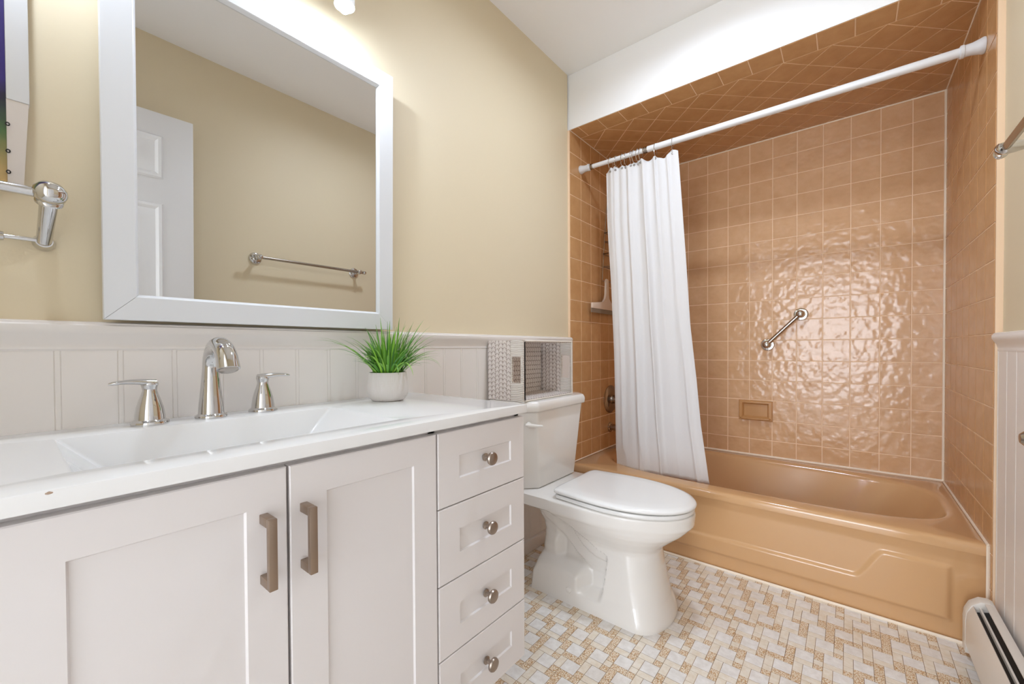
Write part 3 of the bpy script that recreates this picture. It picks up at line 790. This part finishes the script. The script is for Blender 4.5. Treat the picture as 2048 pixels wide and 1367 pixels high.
def loft(rings, bev=None):
    bm = bmesh.new(); R = [[bm.verts.new(p) for p in r] for r in rings]; n = len(R[0])
    for A, C in zip(R, R[1:]):
        for i in range(n): bm.faces.new((A[i], A[(i + 1) % n], C[(i + 1) % n], C[i]))
    bm.faces.new(R[0][::-1]); bm.faces.new(R[-1])
    if bev: bmesh.ops.bevel(bm, geom=list(bm.edges), offset=bev, segments=3, profile=.5, affect='EDGES')
    return bm
tk = obj('tank', loft([octo(.136, .048, -.203, -.018, .3925), octo(.175, .054, -.222, -.018, .714)], .009), M['porcelain'], to, sharp=40)
obj('tank_lid', loft([octo(.181, .060, -.234, -.012, .7135), octo(.183, .060, -.236, -.012, .738), octo(.176, .058, -.229, -.016, .7545)], .006), M['porcelain'], to, sharp=45)
bm = bmesh.new()
pv = Vector((1.2955, -.1985, .664)); nn = Vector((-.69, -.72, 0)).normalized()
lathe(bm, [(.011, 0), (.011, .010), (.008, .014)], pv, nn, 18); q0 = pv + nn * .016
tube(bm, [q0 + Vector((-.012, .010, .002)), q0, q0 + Vector((.022, -.020, -.004)), q0 + Vector((.040, -.036, -.005))], [.006, .0075, .0065, .0045], 12)
obj('flush_lever', bm, M['porcelain'], to)

# ------------------------------------------------------------------ woven basket lying on its side on the tank
bk = thing('storage_basket', 'white woven seagrass basket tipped on its side atop the toilet tank', 'basket', (1.45, -.11, .7555))
X0, X1, Y0, Y1, Z0, Z1 = 1.272, 1.628, -.196, -.012, .7556, .9985
th = .008
def panel(name, quads, mat):
    """quads: list of (4 corner points, (u0,u1,v0,v1)) sharing one mesh, each with a thickness of its own"""
    V, F, UV = [], [], []
    for pts, (a0, a1, b0, b1) in quads:
        s = len(V); p = [Vector(q) for q in pts]; nrm = (p[1] - p[0]).cross(p[3] - p[0]).normalized() * th
        V += [tuple(q) for q in p] + [tuple(q + nrm) for q in p]
        uv = [(a0, b0), (a1, b0), (a1, b1), (a0, b1)]
        for f in ((0, 1, 2, 3), (7, 6, 5, 4), (0, 4, 5, 1), (1, 5, 6, 2), (2, 6, 7, 3), (3, 7, 4, 0)):
            F.append(tuple(s + i for i in f)); UV.append([uv[i % 4] for i in f])
    me = bpy.data.meshes.new(name); me.from_pydata(V, [], F); me.update(); lay = me.uv_layers.new(name='UVMap')
    for poly, us in zip(me.polygons, UV):
        for li, uvv in zip(poly.loop_indices, us): lay.data[li].uv = uvv
    return link(name, me, mat, bk, sharp=None)
k1 = 56; RP = 62                                  # strand and rope density
yb_ = Y0 + .064                                  # the open edge carries a wrapped band with the hand holes
def side(x, fl):
    P4 = lambda ya, yb2, za, zb2: [(x, ya, za), (x, ya, zb2), (x, yb2, zb2), (x, yb2, za)] if fl else [(x, yb2, za), (x, yb2, zb2), (x, ya, zb2), (x, ya, za)]
    panel('side_panel', [(P4(yb_, Y1, Z0, Z1), (Z0 * k1, Z1 * k1, 0, 6) if fl else (Z0 * k1, Z1 * k1, 6, 0))], M['braid'])
    zh0, zh1, yh0, yh1 = .829, .932, Y0 + .012, yb_ - .008
    W_ = lambda ya, yb2, za, zb2: (P4(ya, yb2, za, zb2), (ya * 60, yb2 * 60, za * 110, zb2 * 110))
    qs = [(P4(Y0, yb_, Z0, zh0), None), (P4(Y0, yb_, zh1, Z1), None), (P4(Y0, yh0, zh0, zh1), None), (P4(yh1, yb_, zh0, zh1), None)]
    qq = []
    for pts, _ in qs:
        zs = [p[2] for p in pts]; qq.append((pts, (min(zs) * 60, max(zs) * 60, 0.02, .98)))
    # strands run across the band: u across y
    qq = [(pts if True else 0, (pts[0][2] * 140, pts[1][2] * 140, 0.1, .9)) for pts, _ in qq]
    panel('wrapped_band', qq, M['wrap'])
side(X0, True); side(X1, False)
panel('base_panel', [([(X0 + th, Y1 - th, Z0 + th), (X1 - th, Y1 - th, Z0 + th), (X1 - th, Y1 - th, Z1 - th), (X0 + th, Y1 - th, Z1 - th)], (X0 * k1, X1 * k1, 0, 11))], M['braid'])
panel('long_panel', [([(X0 + th, Y0, Z0), (X1 - th, Y0, Z0), (X1 - th, Y1, Z0), (X0 + th, Y1, Z0)], (X0 * k1, X1 * k1, 0, 11))], M['braid'])
panel('long_panel', [([(X0 + th, Y1, Z1), (X1 - th, Y1, Z1), (X1 - th, Y0, Z1), (X0 + th, Y0, Z1)], (X0 * k1, X1 * k1, 0, 11))], M['braid'])
bm = bmesh.new()
tube(bm, [(X0 + .003, Y0, Z0 + .003), (X1 - .003, Y0, Z0 + .003), (X1 - .003, Y0, Z1 - .003), (X0 + .003, Y0, Z1 - .003)], .0038, 10, closed=True)
obj('rim_cord', bm, plain('rim_cord_seagrass', rgb(238, 230, 218), .7), bk)

# ------------------------------------------------------------------ bathtub
tubt = thing('bathtub', 'peach enamel bathtub with embossed apron filling the tiled alcove', 'bathtub', (2.34, -.765, 0))
tx0, tx1, ty0, ty1 = XT + .003, XB - .003, YR + .003, -.004
bx_c, by_c = (2.034 + 2.668) / 2, (-1.480 - .100) / 2; bhx, bhy = (2.668 - 2.034) / 2, (1.480 - .100) / 2
NT = 160
def sup(hx, hy, cx, cy, z, e):
    out = []
    for k in range(NT):
        a = 2 * PI * k / NT; c, s = math.cos(a), math.sin(a)
        out.append((cx + hx * math.copysign(abs(c) ** (2 / e), c), cy + hy * math.copysign(abs(s) ** (2 / e), s), z))
    return out
def rectring(x0, x1, y0, y1, z):
    """points on the rectangle boundary seen from the basin centre at the same angles as sup()"""
    ref = sup(bhx, bhy, bx_c, by_c, 0, 3.4); out = []
    for px, py, _ in ref:
        dx, dy = px - bx_c, py - by_c
        t = min(((x1 if dx > 0 else x0) - bx_c) / dx if abs(dx) > 1e-9 else 1e9, ((y1 if dy > 0 else y0) - by_c) / dy if abs(dy) > 1e-9 else 1e9)
        out.append((bx_c + dx * t, by_c + dy * t, z))
    for cxn, cyn in ((x0, y0), (x0, y1), (x1, y0), (x1, y1)):          # snap the nearest point to each corner
        i = min(range(NT), key=lambda q: (out[q][0] - cxn) ** 2 + (out[q][1] - cyn) ** 2); out[i] = (cxn, cyn, z)
    return out
rings = [rectring(tx0, tx1, ty0, ty1, .30), rectring(tx0, tx1, ty0, ty1, ZR - .016), rectring(tx0 + .0025, tx1, ty0, ty1, ZR - .008), rectring(tx0 + .008, tx1 - .004, ty0 + .004, ty1 - .004, ZR - .002), rectring(tx0 + .017, tx1 - .006, ty0 + .006, ty1 - .006, ZR)]
for d, dz in ((-.016, 0), (-.006, -.001), (.002, -.005), (.008, -.013), (.012, -.025)):
    rings.append(sup(bhx - d, bhy - d, bx_c, by_c, ZR + dz, 3.4))
for z, dx, dy, cyo in ((.24, .035, .055, .0), (.15, .058, .105, .02), (.09, .080, .140, .03), (.06, .115, .19, .03), (.05, .19, .30, .03)):
    rings.append(sup(bhx - dx, bhy - dy, bx_c, by_c + cyo, z, 3.2))
bm = bmesh.new(); R = [[bm.verts.new(p) for p in r] for r in rings]
for A, C in zip(R, R[1:]):
    for i in range(NT): bm.faces.new((A[i], A[(i + 1) % NT], C[(i + 1) % NT], C[i]))
bm.faces.new(R[-1])
obj('basin', bm, M['tub'], tubt, sharp=50)
# apron with a raised panel stepping down towards the faucet end
def apron(i, j):
    y = lerp(ty0, ty1, i / 260); z = lerp(0, ZR - .0162, j / 96)
    # panel outline in (y, z): top edge steps from .245 (right) down to .137 (left)
    top = lerp(.246, .139, ss(-1.282, -1.195, y)); bot = .055
    d = min(top - z, z - bot, y + 1.450)
    h = .0085 * ss(0, .016, d)
    return Vector((tx0 + .010 - h - .0028 * ss(.30, .32, z) - .0072 * ss(.26, .31, z), y, z))
bm = bmesh.new(); gridmesh(bm, 261, 97, apron); obj('apron', bm, M['tub'], tubt, sharp=60, fix=False)

# ------------------------------------------------------------------ tub faucet pieces on the end wall
vv = thing('tub_valve', 'round chrome tub valve plate on the end wall left of the curtain', 'tub valve', (2.415, 0, .64))
bm = bmesh.new(); lathe(bm, [(.088, .002), (.088, .005), (.080, .011), (.060, .016), (.030, .019), (.028, .026)], (2.415, 0, .64), (0, -1, 0), 48); obj('escutcheon', bm, M['darkchrome'], vv)
bm = bmesh.new(); lathe(bm, [(.026, .02), (.026, .045), (.030, .048), (.030, .066), (.022, .074), (0, .076)], (2.415, 0, .64), (0, -1, 0), 28); tube(bm, [(2.415, -.06, .64), (2.415, -.066, .58)], [.009, .007], 12); obj('handle', bm, M['darkchrome'], vv)
sp = thing('tub_spout', 'chrome tub filler spout low on the tiled end wall', 'spout', (2.413, 0, .462))
bm = bmesh.new(); tube(bm, [(2.413, -.002, .462), (2.413, -.03, .462), (2.413, -.07, .460), (2.413, -.105, .452), (2.413, -.122, .438)], [.020, .021, .023, .024, .020], 24); obj('spout_body', bm, M['darkchrome'], sp)
bm = bmesh.new(); lathe(bm, [(.032, .002), (.032, .006), (.024, .012), (.020, .013)], (2.413, 0, .462), (0, -1, 0), 28); obj('flange', bm, M['darkchrome'], sp)

# ------------------------------------------------------------------ shower rod, rings, curtain
RX = 2.05
def rodz(y): return lerp(1.9690, 1.9600, -y / 1.529)
rd = thing('shower_rod', 'white tension shower curtain rod spanning the tub alcove', 'curtain rod', (RX, -.765, 1.965))
bm = bmesh.new(); tube(bm, [(RX, -.045, rodz(-.045)), (RX, -.39, rodz(-.39))], .0118, 24); obj('inner_tube', bm, M['rod'], rd)
bm = bmesh.new(); tube(bm, [(RX, -.385, rodz(-.385)), (RX, -1.50, rodz(-1.50))], .0150, 24); obj('outer_tube', bm, M['rod'], rd)
for y, sg, sc in ((-.0025, -1, 1.0), (YR + .0025, 1, 1.12)):
    bm = bmesh.new(); lathe(bm, [(.0225 * sc, 0), (.0235 * sc, .004), (.0205 * sc, .014), (.0170 * sc, .030), (.0165 * sc, .046), (.0185 * sc, .048), (.0185 * sc, .056), (.0160 * sc, .058)], (RX, y, rodz(y)), (0, sg, 0), 28); obj('end_cap', bm, M['rubber'], rd)
for y, n_ in ((-.066, 2), (-.366, 3)):
    bm = bmesh.new()
    for k in range(n_): lathe(bm, [(.012, 0), (.0155, .0005), (.0163, .0035), (.0155, .0065), (.012, .007)], (RX, y - k * .0085, rodz(y)), (0, -1, 0), 24)
    obj('collar', bm, M['darkchrome'], rd)
RY = [-.185, -.215, -.252, -.270, -.300, -.316, -.337, -.352, -.428, -.512]
ring_names = ['leftmost', 'second', 'third', 'fourth', 'fifth', 'sixth', 'seventh', 'eighth', 'ninth', 'rightmost']
cyL = [(.30, -.2015), (.36, -.2010), (.549, -.1964), (.80, -.195), (.953, -.1925), (1.330, -.1790), (1.629, -.1610), (1.96, -.1560)]
cyR = [(.30, -.684), (.334, -.6740), (.599, -.6390), (.811, -.6210), (1.072, -.5935), (1.383, -.5750), (1.674, -.5550), (1.93, -.5370)]
ZTOP = 1.925
def fold(s, z):
    t = (ZTOP - z) / 1.61
    a = 2 * PI * (5.3 * s + .16 * math.sin(7.5 * s + 1.1) + .14 * t * math.sin(4.1 * s + .4))
    am = .55 + .45 * math.sin(2 * PI * 1.7 * s + 2.2 + .9 * t)
    A = (.010 + .007 * t) * am
    sh = math.sin(a) + .35 * math.sin(2 * a + .9)
    x = A * sh + .0035 * math.sin(2 * PI * 11.3 * s + 2.5 * t) * (1 - .8 * t) + .012 * math.sin(2 * PI * 1.4 * s + .8 + .6 * t) * t
    x *= 1 - .5 * ss(.80, 1.0, s)
    return x, .008 * math.cos(a) * (.5 + .5 * t)
def pinch(y):
    return min(abs(y - r) for r in RY)
NS, NZ = 240, 90
def cpt(i, j):
    s = i / (NS - 1); v = j / (NZ - 1)
    z = lerp(ZTOP, .3230, v)
    yl, yr = interp(cyL, z), interp(cyR, z)
    x, dy = fold(s, z)
    e = ss(0, .05, s) * ss(1, .95, s)
    y = lerp(yl, yr, s) + dy * e
    sag = .020 * min(1, pinch(lerp(-.156, -.537, s)) / .035)
    z -= sag * (1 - ss(0, .05, v)) - .006 * (1 - ss(0, .05, v)) * math.sin(14 * s)
    xx = RX + .012 * ss(.2, 1, v) + .006 * ss(.7, 1, v) + x * (1 - .35 * ss(.80, 1, v))
    return Vector((max(xx, lerp(RX - .022, RX + .0075 + .030 * ss(-.33, -.20, y), ss(.80, .98, v))), y, z))
cu = thing('shower_curtain', 'white fabric shower curtain gathered at the faucet end of the rod', 'curtain', (RX, -.40, .312))
bm = bmesh.new(); gridmesh(bm, NS, NZ, cpt); co = obj('curtain_fabric', bm, M['curtain'], cu, sharp=70, fix=False)
sol = co.modifiers.new('thickness', 'SOLIDIFY'); sol.thickness = .0012
for k, y in enumerate(RY):
    s = (y + .156) / (-.537 + .156); x, dy = fold(s, ZTOP)
    yy = lerp(interp(cyL, ZTOP), interp(cyR, ZTOP), s); z = ZTOP - .016
    bm = bmesh.new(); lathe(bm, [(.0028, -.0022), (.0055, -.0022), (.0055, .0022), (.0028, .0022)], (RX + x, yy, z), (1, .25, 0), 14, cap=False); obj('grommet', bm, M['darkchrome'], cu)
for k, y in enumerate(RY):
    lab = '%s chrome curtain ring along the white shower rod' % ring_names[k]
    rg = thing('curtain_ring', lab, 'curtain ring', (RX, y, rodz(y)), 'chrome rings carrying the shower curtain')
    bm = bmesh.new(); c = rodz(y) - .014; tl = random.uniform(-.25, .25)
    pts = [(RX + .021 * math.cos(a), y + .021 * math.cos(a) * tl, c + .0305 * math.sin(a)) for a in [2 * PI * q / 26 for q in range(26)]]
    tube(bm, pts, .0014, 8, closed=True); obj('hoop', bm, M['chrome'], rg)
    bm = bmesh.new()
    for q in range(5):
        a = PI / 2 + (q - 2) * .28; ball(bm, (RX + .0195 * math.cos(a) * .95, y, c + .031 * math.sin(a) - .0005), .0030, 8)
    obj('roller_beads', bm, M['chrome'], rg)

# ------------------------------------------------------------------ wire caddy and squeegee beside the curtain
cd_ = thing('shower_caddy', 'chrome wire shower caddy on the tiled wall, half hidden by the curtain', 'caddy', (2.33, -.06, 1.36))
yk = -.012
bm = bmesh.new()
xl = [(1.384, 2.293), (1.4605, 2.302), (1.627, 2.322), (1.787, 2.343), (1.86, 2.36)]
CXD = 2.42
tube(bm, [(x, yk, z) for z, x in xl] + [(2.385, yk, 1.93), (CXD, yk, 1.95), (2 * CXD - 2.385, yk, 1.93)] + [(2 * CXD - x, yk, z) for z, x in xl[::-1]] + [(2.300, yk, 1.376)], .0030, 8)
obj('frame_wire', bm, M['wire'], cd_)
for zs, hgt in ((1.540, .078), (1.672, .055)):
    bm = bmesh.new(); xa, xb = interp(xl, zs - hgt), 2 * CXD - interp(xl, zs - hgt); yf_ = -.105
    for zz in (zs, zs - hgt):
        tube(bm, [(xa, yk, zz), (xb, yk, zz), (xb, yf_, zz), (xa, yf_, zz)], .0026, 8, closed=True)
    for q in range(11):
        x = lerp(xa, xb, q / 10); tube(bm, [(x, yf_, zs), (x, yf_, zs - hgt), (x, yk, zs - hgt)], .0017, 6)
    obj('shelf_basket', bm, M['wire'], cd_)
sq = thing('squeegee', 'ivory plastic shower squeegee hanging from the wire caddy', 'squeegee', (2.30, -.030, 1.21))
ys = -.040
bm = bmesh.new()
hx = 2.292
pts = [(hx - .004, 1.366), (hx + .010, 1.386), (hx + .026, 1.382), (hx + .033, 1.364), (hx + .029, 1.29), (hx + .036, 1.262), (hx + .066, 1.238), (hx + .172, 1.228), (hx + .172, 1.196), (hx - .172, 1.196), (hx - .172, 1.228), (hx - .040, 1.238), (hx - .010, 1.262), (hx + .001, 1.29), (hx + .006, 1.352), (hx + .004, 1.364)]
prism(bm, pts, lambda a, b, w: (a, ys + w, b), .014); bmesh.ops.bevel(bm, geom=list(bm.edges), offset=.003, segments=2, profile=.5, affect='EDGES')
obj('handle', bm, M['squeegee'], sq)
obj('rubber_blade', B(hx - .178, hx + .178, ys + .003, ys + .010, 1.172, 1.197), M['greyrubber'], sq, sharp=None)

# ------------------------------------------------------------------ grab bar
gb = thing('grab_bar', 'short chrome grab bar mounted diagonally on the tiled back wall', 'grab bar', (XB, -.90, 1.06))
p1, p2 = Vector((XB, -.9770, 1.1440)), Vector((XB, -.8200, .9790))
off = Vector((-.046, 0, 0))
bm = bmesh.new(); tube(bm, [p1 + off, p2 + off], .0098, 24); obj('bar', bm, M['darkchrome'], gb)
for p in (p1, p2):
    bm = bmesh.new(); lathe(bm, [(.034, .001), (.0345, .004), (.031, .009), (.025, .010)], p, (-1, 0, 0), 32); fl_ = obj('flange', bm, M['chrome'], gb)
    bm = bmesh.new(); lathe(bm, [(.022, .008), (.020, .02), (.0205, .044), (.018, .056), (.010, .062), (0, .063)], p, (-1, 0, 0), 28); obj('post', bm, M['chrome'], fl_)

# ------------------------------------------------------------------ ceramic soap dish
sd = thing('soap_dish', 'recessed peach ceramic soap dish set in the tiled back wall', 'soap dish', (XB, -.76, .60))
def srect(y0, y1, z0, z1, x): return [(x, y0, z0), (x, y1, z0), (x, y1, z1), (x, y0, z1)]
ya, yb2, za, zb2 = -.8460, -.6760, .5410, .6545
rg_ = [srect(ya, yb2, za, zb2, XB - .001), srect(ya, yb2, za, zb2, XB - .016), srect(ya + .004, yb2 - .004, za + .004, zb2 - .004, XB - .020), srect(ya + .017, yb2 - .017, za + .016, zb2 - .013, XB - .020),
       srect(ya + .020, yb2 - .020, za + .019, zb2 - .016, XB - .017), srect(ya + .026, yb2 - .026, za + .024, zb2 - .022, XB - .005)]
bm = bmesh.new(); R = [[bm.verts.new(p) for p in r] for r in rg_]
for A, C in zip(R, R[1:]):
    for i in range(4): bm.faces.new((A[i], A[(i + 1) % 4], C[(i + 1) % 4], C[i]))
bm.faces.new(R[-1])
M['soap'] = plain('peach_ceramic', rgb(196, 147, 95), .2)
obj('dish', bm, M['soap'], sd, sharp=30)
bm = bmesh.new(); tube(bm, [(XB - .020, ya + .012, za + .015), (XB - .028, ya + .016, za + .012), (XB - .030, (ya + yb2) / 2, za + .010), (XB - .028, yb2 - .016, za + .012), (XB - .020, yb2 - .012, za + .015)], .0055, 10)
obj('front_lip', bm, M['soap'], sd)

# ------------------------------------------------------------------ baseboard heater
ht = thing('baseboard_heater', 'cream metal baseboard heater with a dark slot along the right wall', 'heater', (1.2, YP, 0))
hy0, hyf, hz = YP + .021, YP + .083, .192
prof = [(hy0, .022), (hy0, hz - .004), (hy0 + .012, hz), (hy0 + .030, hz - .002), (hyf - .012, hz - .020), (hyf - .002, hz - .045), (hyf, hz - .07), (hyf, .022)]
bm = bmesh.new(); prism(bm, prof, lambda a, b, w: (1.8462 + w, a, b), .040); bmesh.ops.bevel(bm, geom=list(bm.edges), offset=.003, segments=2, profile=.5, affect='EDGES'); obj('end_cap', bm, M['heater'], ht)
# long cover in two sheets leaving the outlet slot open
hx0, hx1 = XL + .25, 1.846
top = [(hy0 + .001, .024), (hy0 + .001, hz - .005), (hy0 + .012, hz - .002), (hy0 + .022, hz - .003), (hy0 + .022, hz - .006), (hy0 + .012, hz - .005), (hy0 + .004, hz - .009), (hy0 + .004, .024)]
bm = bmesh.new(); prism(bm, top, lambda a, b, w: (hx0 + w, a, b), hx1 - hx0); obj('back_cover', bm, M['heater'], ht)
fr_ = [(hyf - .016, hz - .019), (hyf - .004, hz - .044), (hyf - .001, hz - .07), (hyf - .001, .05), (hyf - .004, .05), (hyf - .004, hz - .07), (hyf - .007, hz - .043), (hyf - .018, hz - .021)]
bm = bmesh.new(); prism(bm, fr_, lambda a, b, w: (hx0 + w, a, b), hx1 - hx0); obj('front_cover', bm, M['heater'], ht)
obj('damper', B(hx0, hx1, YP + .0500, YP + .0545, hz - .030, hz - .019), M['heater'], ht, sharp=None)
bm = bmesh.new(); prism(bm, [(hy0 + .006, .05), (hyf - .010, .05), (hyf - .010, hz - .062), (hyf - .022, hz - .036), (hy0 + .006, hz - .024)], lambda a, b, w: (hx0 + w, a, b), hx1 - hx0); obj('fin_element', bm, M['black'], ht, sharp=None)  # fins as one black block, the slot's shade put into its colour

# ------------------------------------------------------------------ towel bar on the right wall (also seen in the mirror)
rb = thing('towel_bar', 'long chrome towel bar with finial on the cream wall opposite the mirror', 'towel bar', (1.18, YP, 1.44))
bz, byy = 1.440, YP + .075
bm = bmesh.new(); tube(bm, [(.90, byy, bz), (1.54, byy, bz)], .0085, 18); obj('bar', bm, M['darkchrome'], rb)
for px_ in (.905, 1.515):
    bm = bmesh.new(); lathe(bm, [(.033, 0), (.034, .004), (.030, .010), (.018, .014), (.012, .02)], (px_, YP, bz), (0, 1, 0), 32); rs_ = obj('rosette', bm, M['chrome'], rb)
    bm = bmesh.new(); lathe(bm, [(.011, .016), (.010, .04), (.0135, .058), (.0150, .072), (.0135, .086), (.006, .092), (0, .093)], (px_, YP, bz), (0, 1, 0), 24); obj('post', bm, M['chrome'], rs_)
for x_, sg in ((1.535, 1), (.885, -1)):
    bm = bmesh.new(); lathe(bm, [(.008, 0), (.012, .002), (.012, .006), (.008, .009), (.013, .016), (.011, .025), (.005, .030), (0, .031)], (x_, byy, bz), (sg, 0, 0), 20); obj('finial', bm, M['chrome'], rb)

# ------------------------------------------------------------------ toilet paper holder
ph_ = thing('paper_holder', 'dark chrome toilet paper holder on the beadboard at the right edge', 'paper holder', (1.30, YP + .012, .78))
bm = bmesh.new(); lathe(bm, [(.026, 0), (.026, .005), (.018, .012), (.010, .016), (.0095, .05), (.014, .056), (.0175, .068), (.0165, .080), (.009, .088), (0, .089)], (1.275, YP + .010, .781), (0, 1, 0), 28); obj('post', bm, M['darkchrome'], ph_)
bm = bmesh.new(); lathe(bm, [(.026, 0), (.026, .005), (.018, .012), (.010, .016), (.0095, .05), (.014, .056), (.0175, .068), (.0165, .080), (.009, .088), (0, .089)], (1.115, YP + .010, .781), (0, 1, 0), 28); obj('post', bm, M['darkchrome'], ph_)
bm = bmesh.new(); tube(bm, [(1.262, YP + .078, .781), (1.128, YP + .078, .781)], .0085, 16); obj('roller', bm, M['rod'], ph_)

# ------------------------------------------------------------------ open six-panel door, seen in the mirror
dr = thing('door_1', 'white six-panel door standing open against the right wall, reflected in the mirror', 'door', (XL + .005, -1.465, .012))
dr['kind'] = 'structure'
DW, DH, DT = .945, 2.02, .035
def door_leaf():
    bm = bmesh.new(); box(bm, 0, DW, -DT, 0, 0, DH, .002)
    xs = [(.115, .425), (.520, .830)]; zs = [(.23, .83), (1.02, 1.60), (1.715, 1.915)]
    return bm, xs, zs
bm, xs, zs = door_leaf()
lf = obj('door_leaf', bm, M['door'], dr, local=True)
for x0, x1 in xs:
    for z0, z1 in zs:
        bm = bmesh.new(); R = []
        for d, y in ((0, 0), (.007, .010), (.018, .009), (.030, .001), (.055, .001), (.078, .008)):
            R.append([bm.verts.new(p) for p in ((x0 + d, y, z0 + d), (x1 - d, y, z0 + d), (x1 - d, y, z1 - d), (x0 + d, y, z1 - d))])
        for A, C in zip(R, R[1:]):
            for i in range(4): bm.faces.new((A[i], A[(i + 1) % 4], C[(i + 1) % 4], C[i]))
        bm.faces.new(R[-1]); obj('door_panel', bm, M['door'], lf, local=True, sharp=20)
bm = bmesh.new(); lathe(bm, [(.030, 0), (.030, .006), (.012, .012), (.012, .035), (.026, .045), (.027, .058), (.018, .066), (0, .068)], (DW - .07, .0, .95), (0, 1, 0), 28); obj('door_knob', bm, M['nickel'], lf, local=True)
dr.rotation_euler = (0, 0, math.radians(3.2))
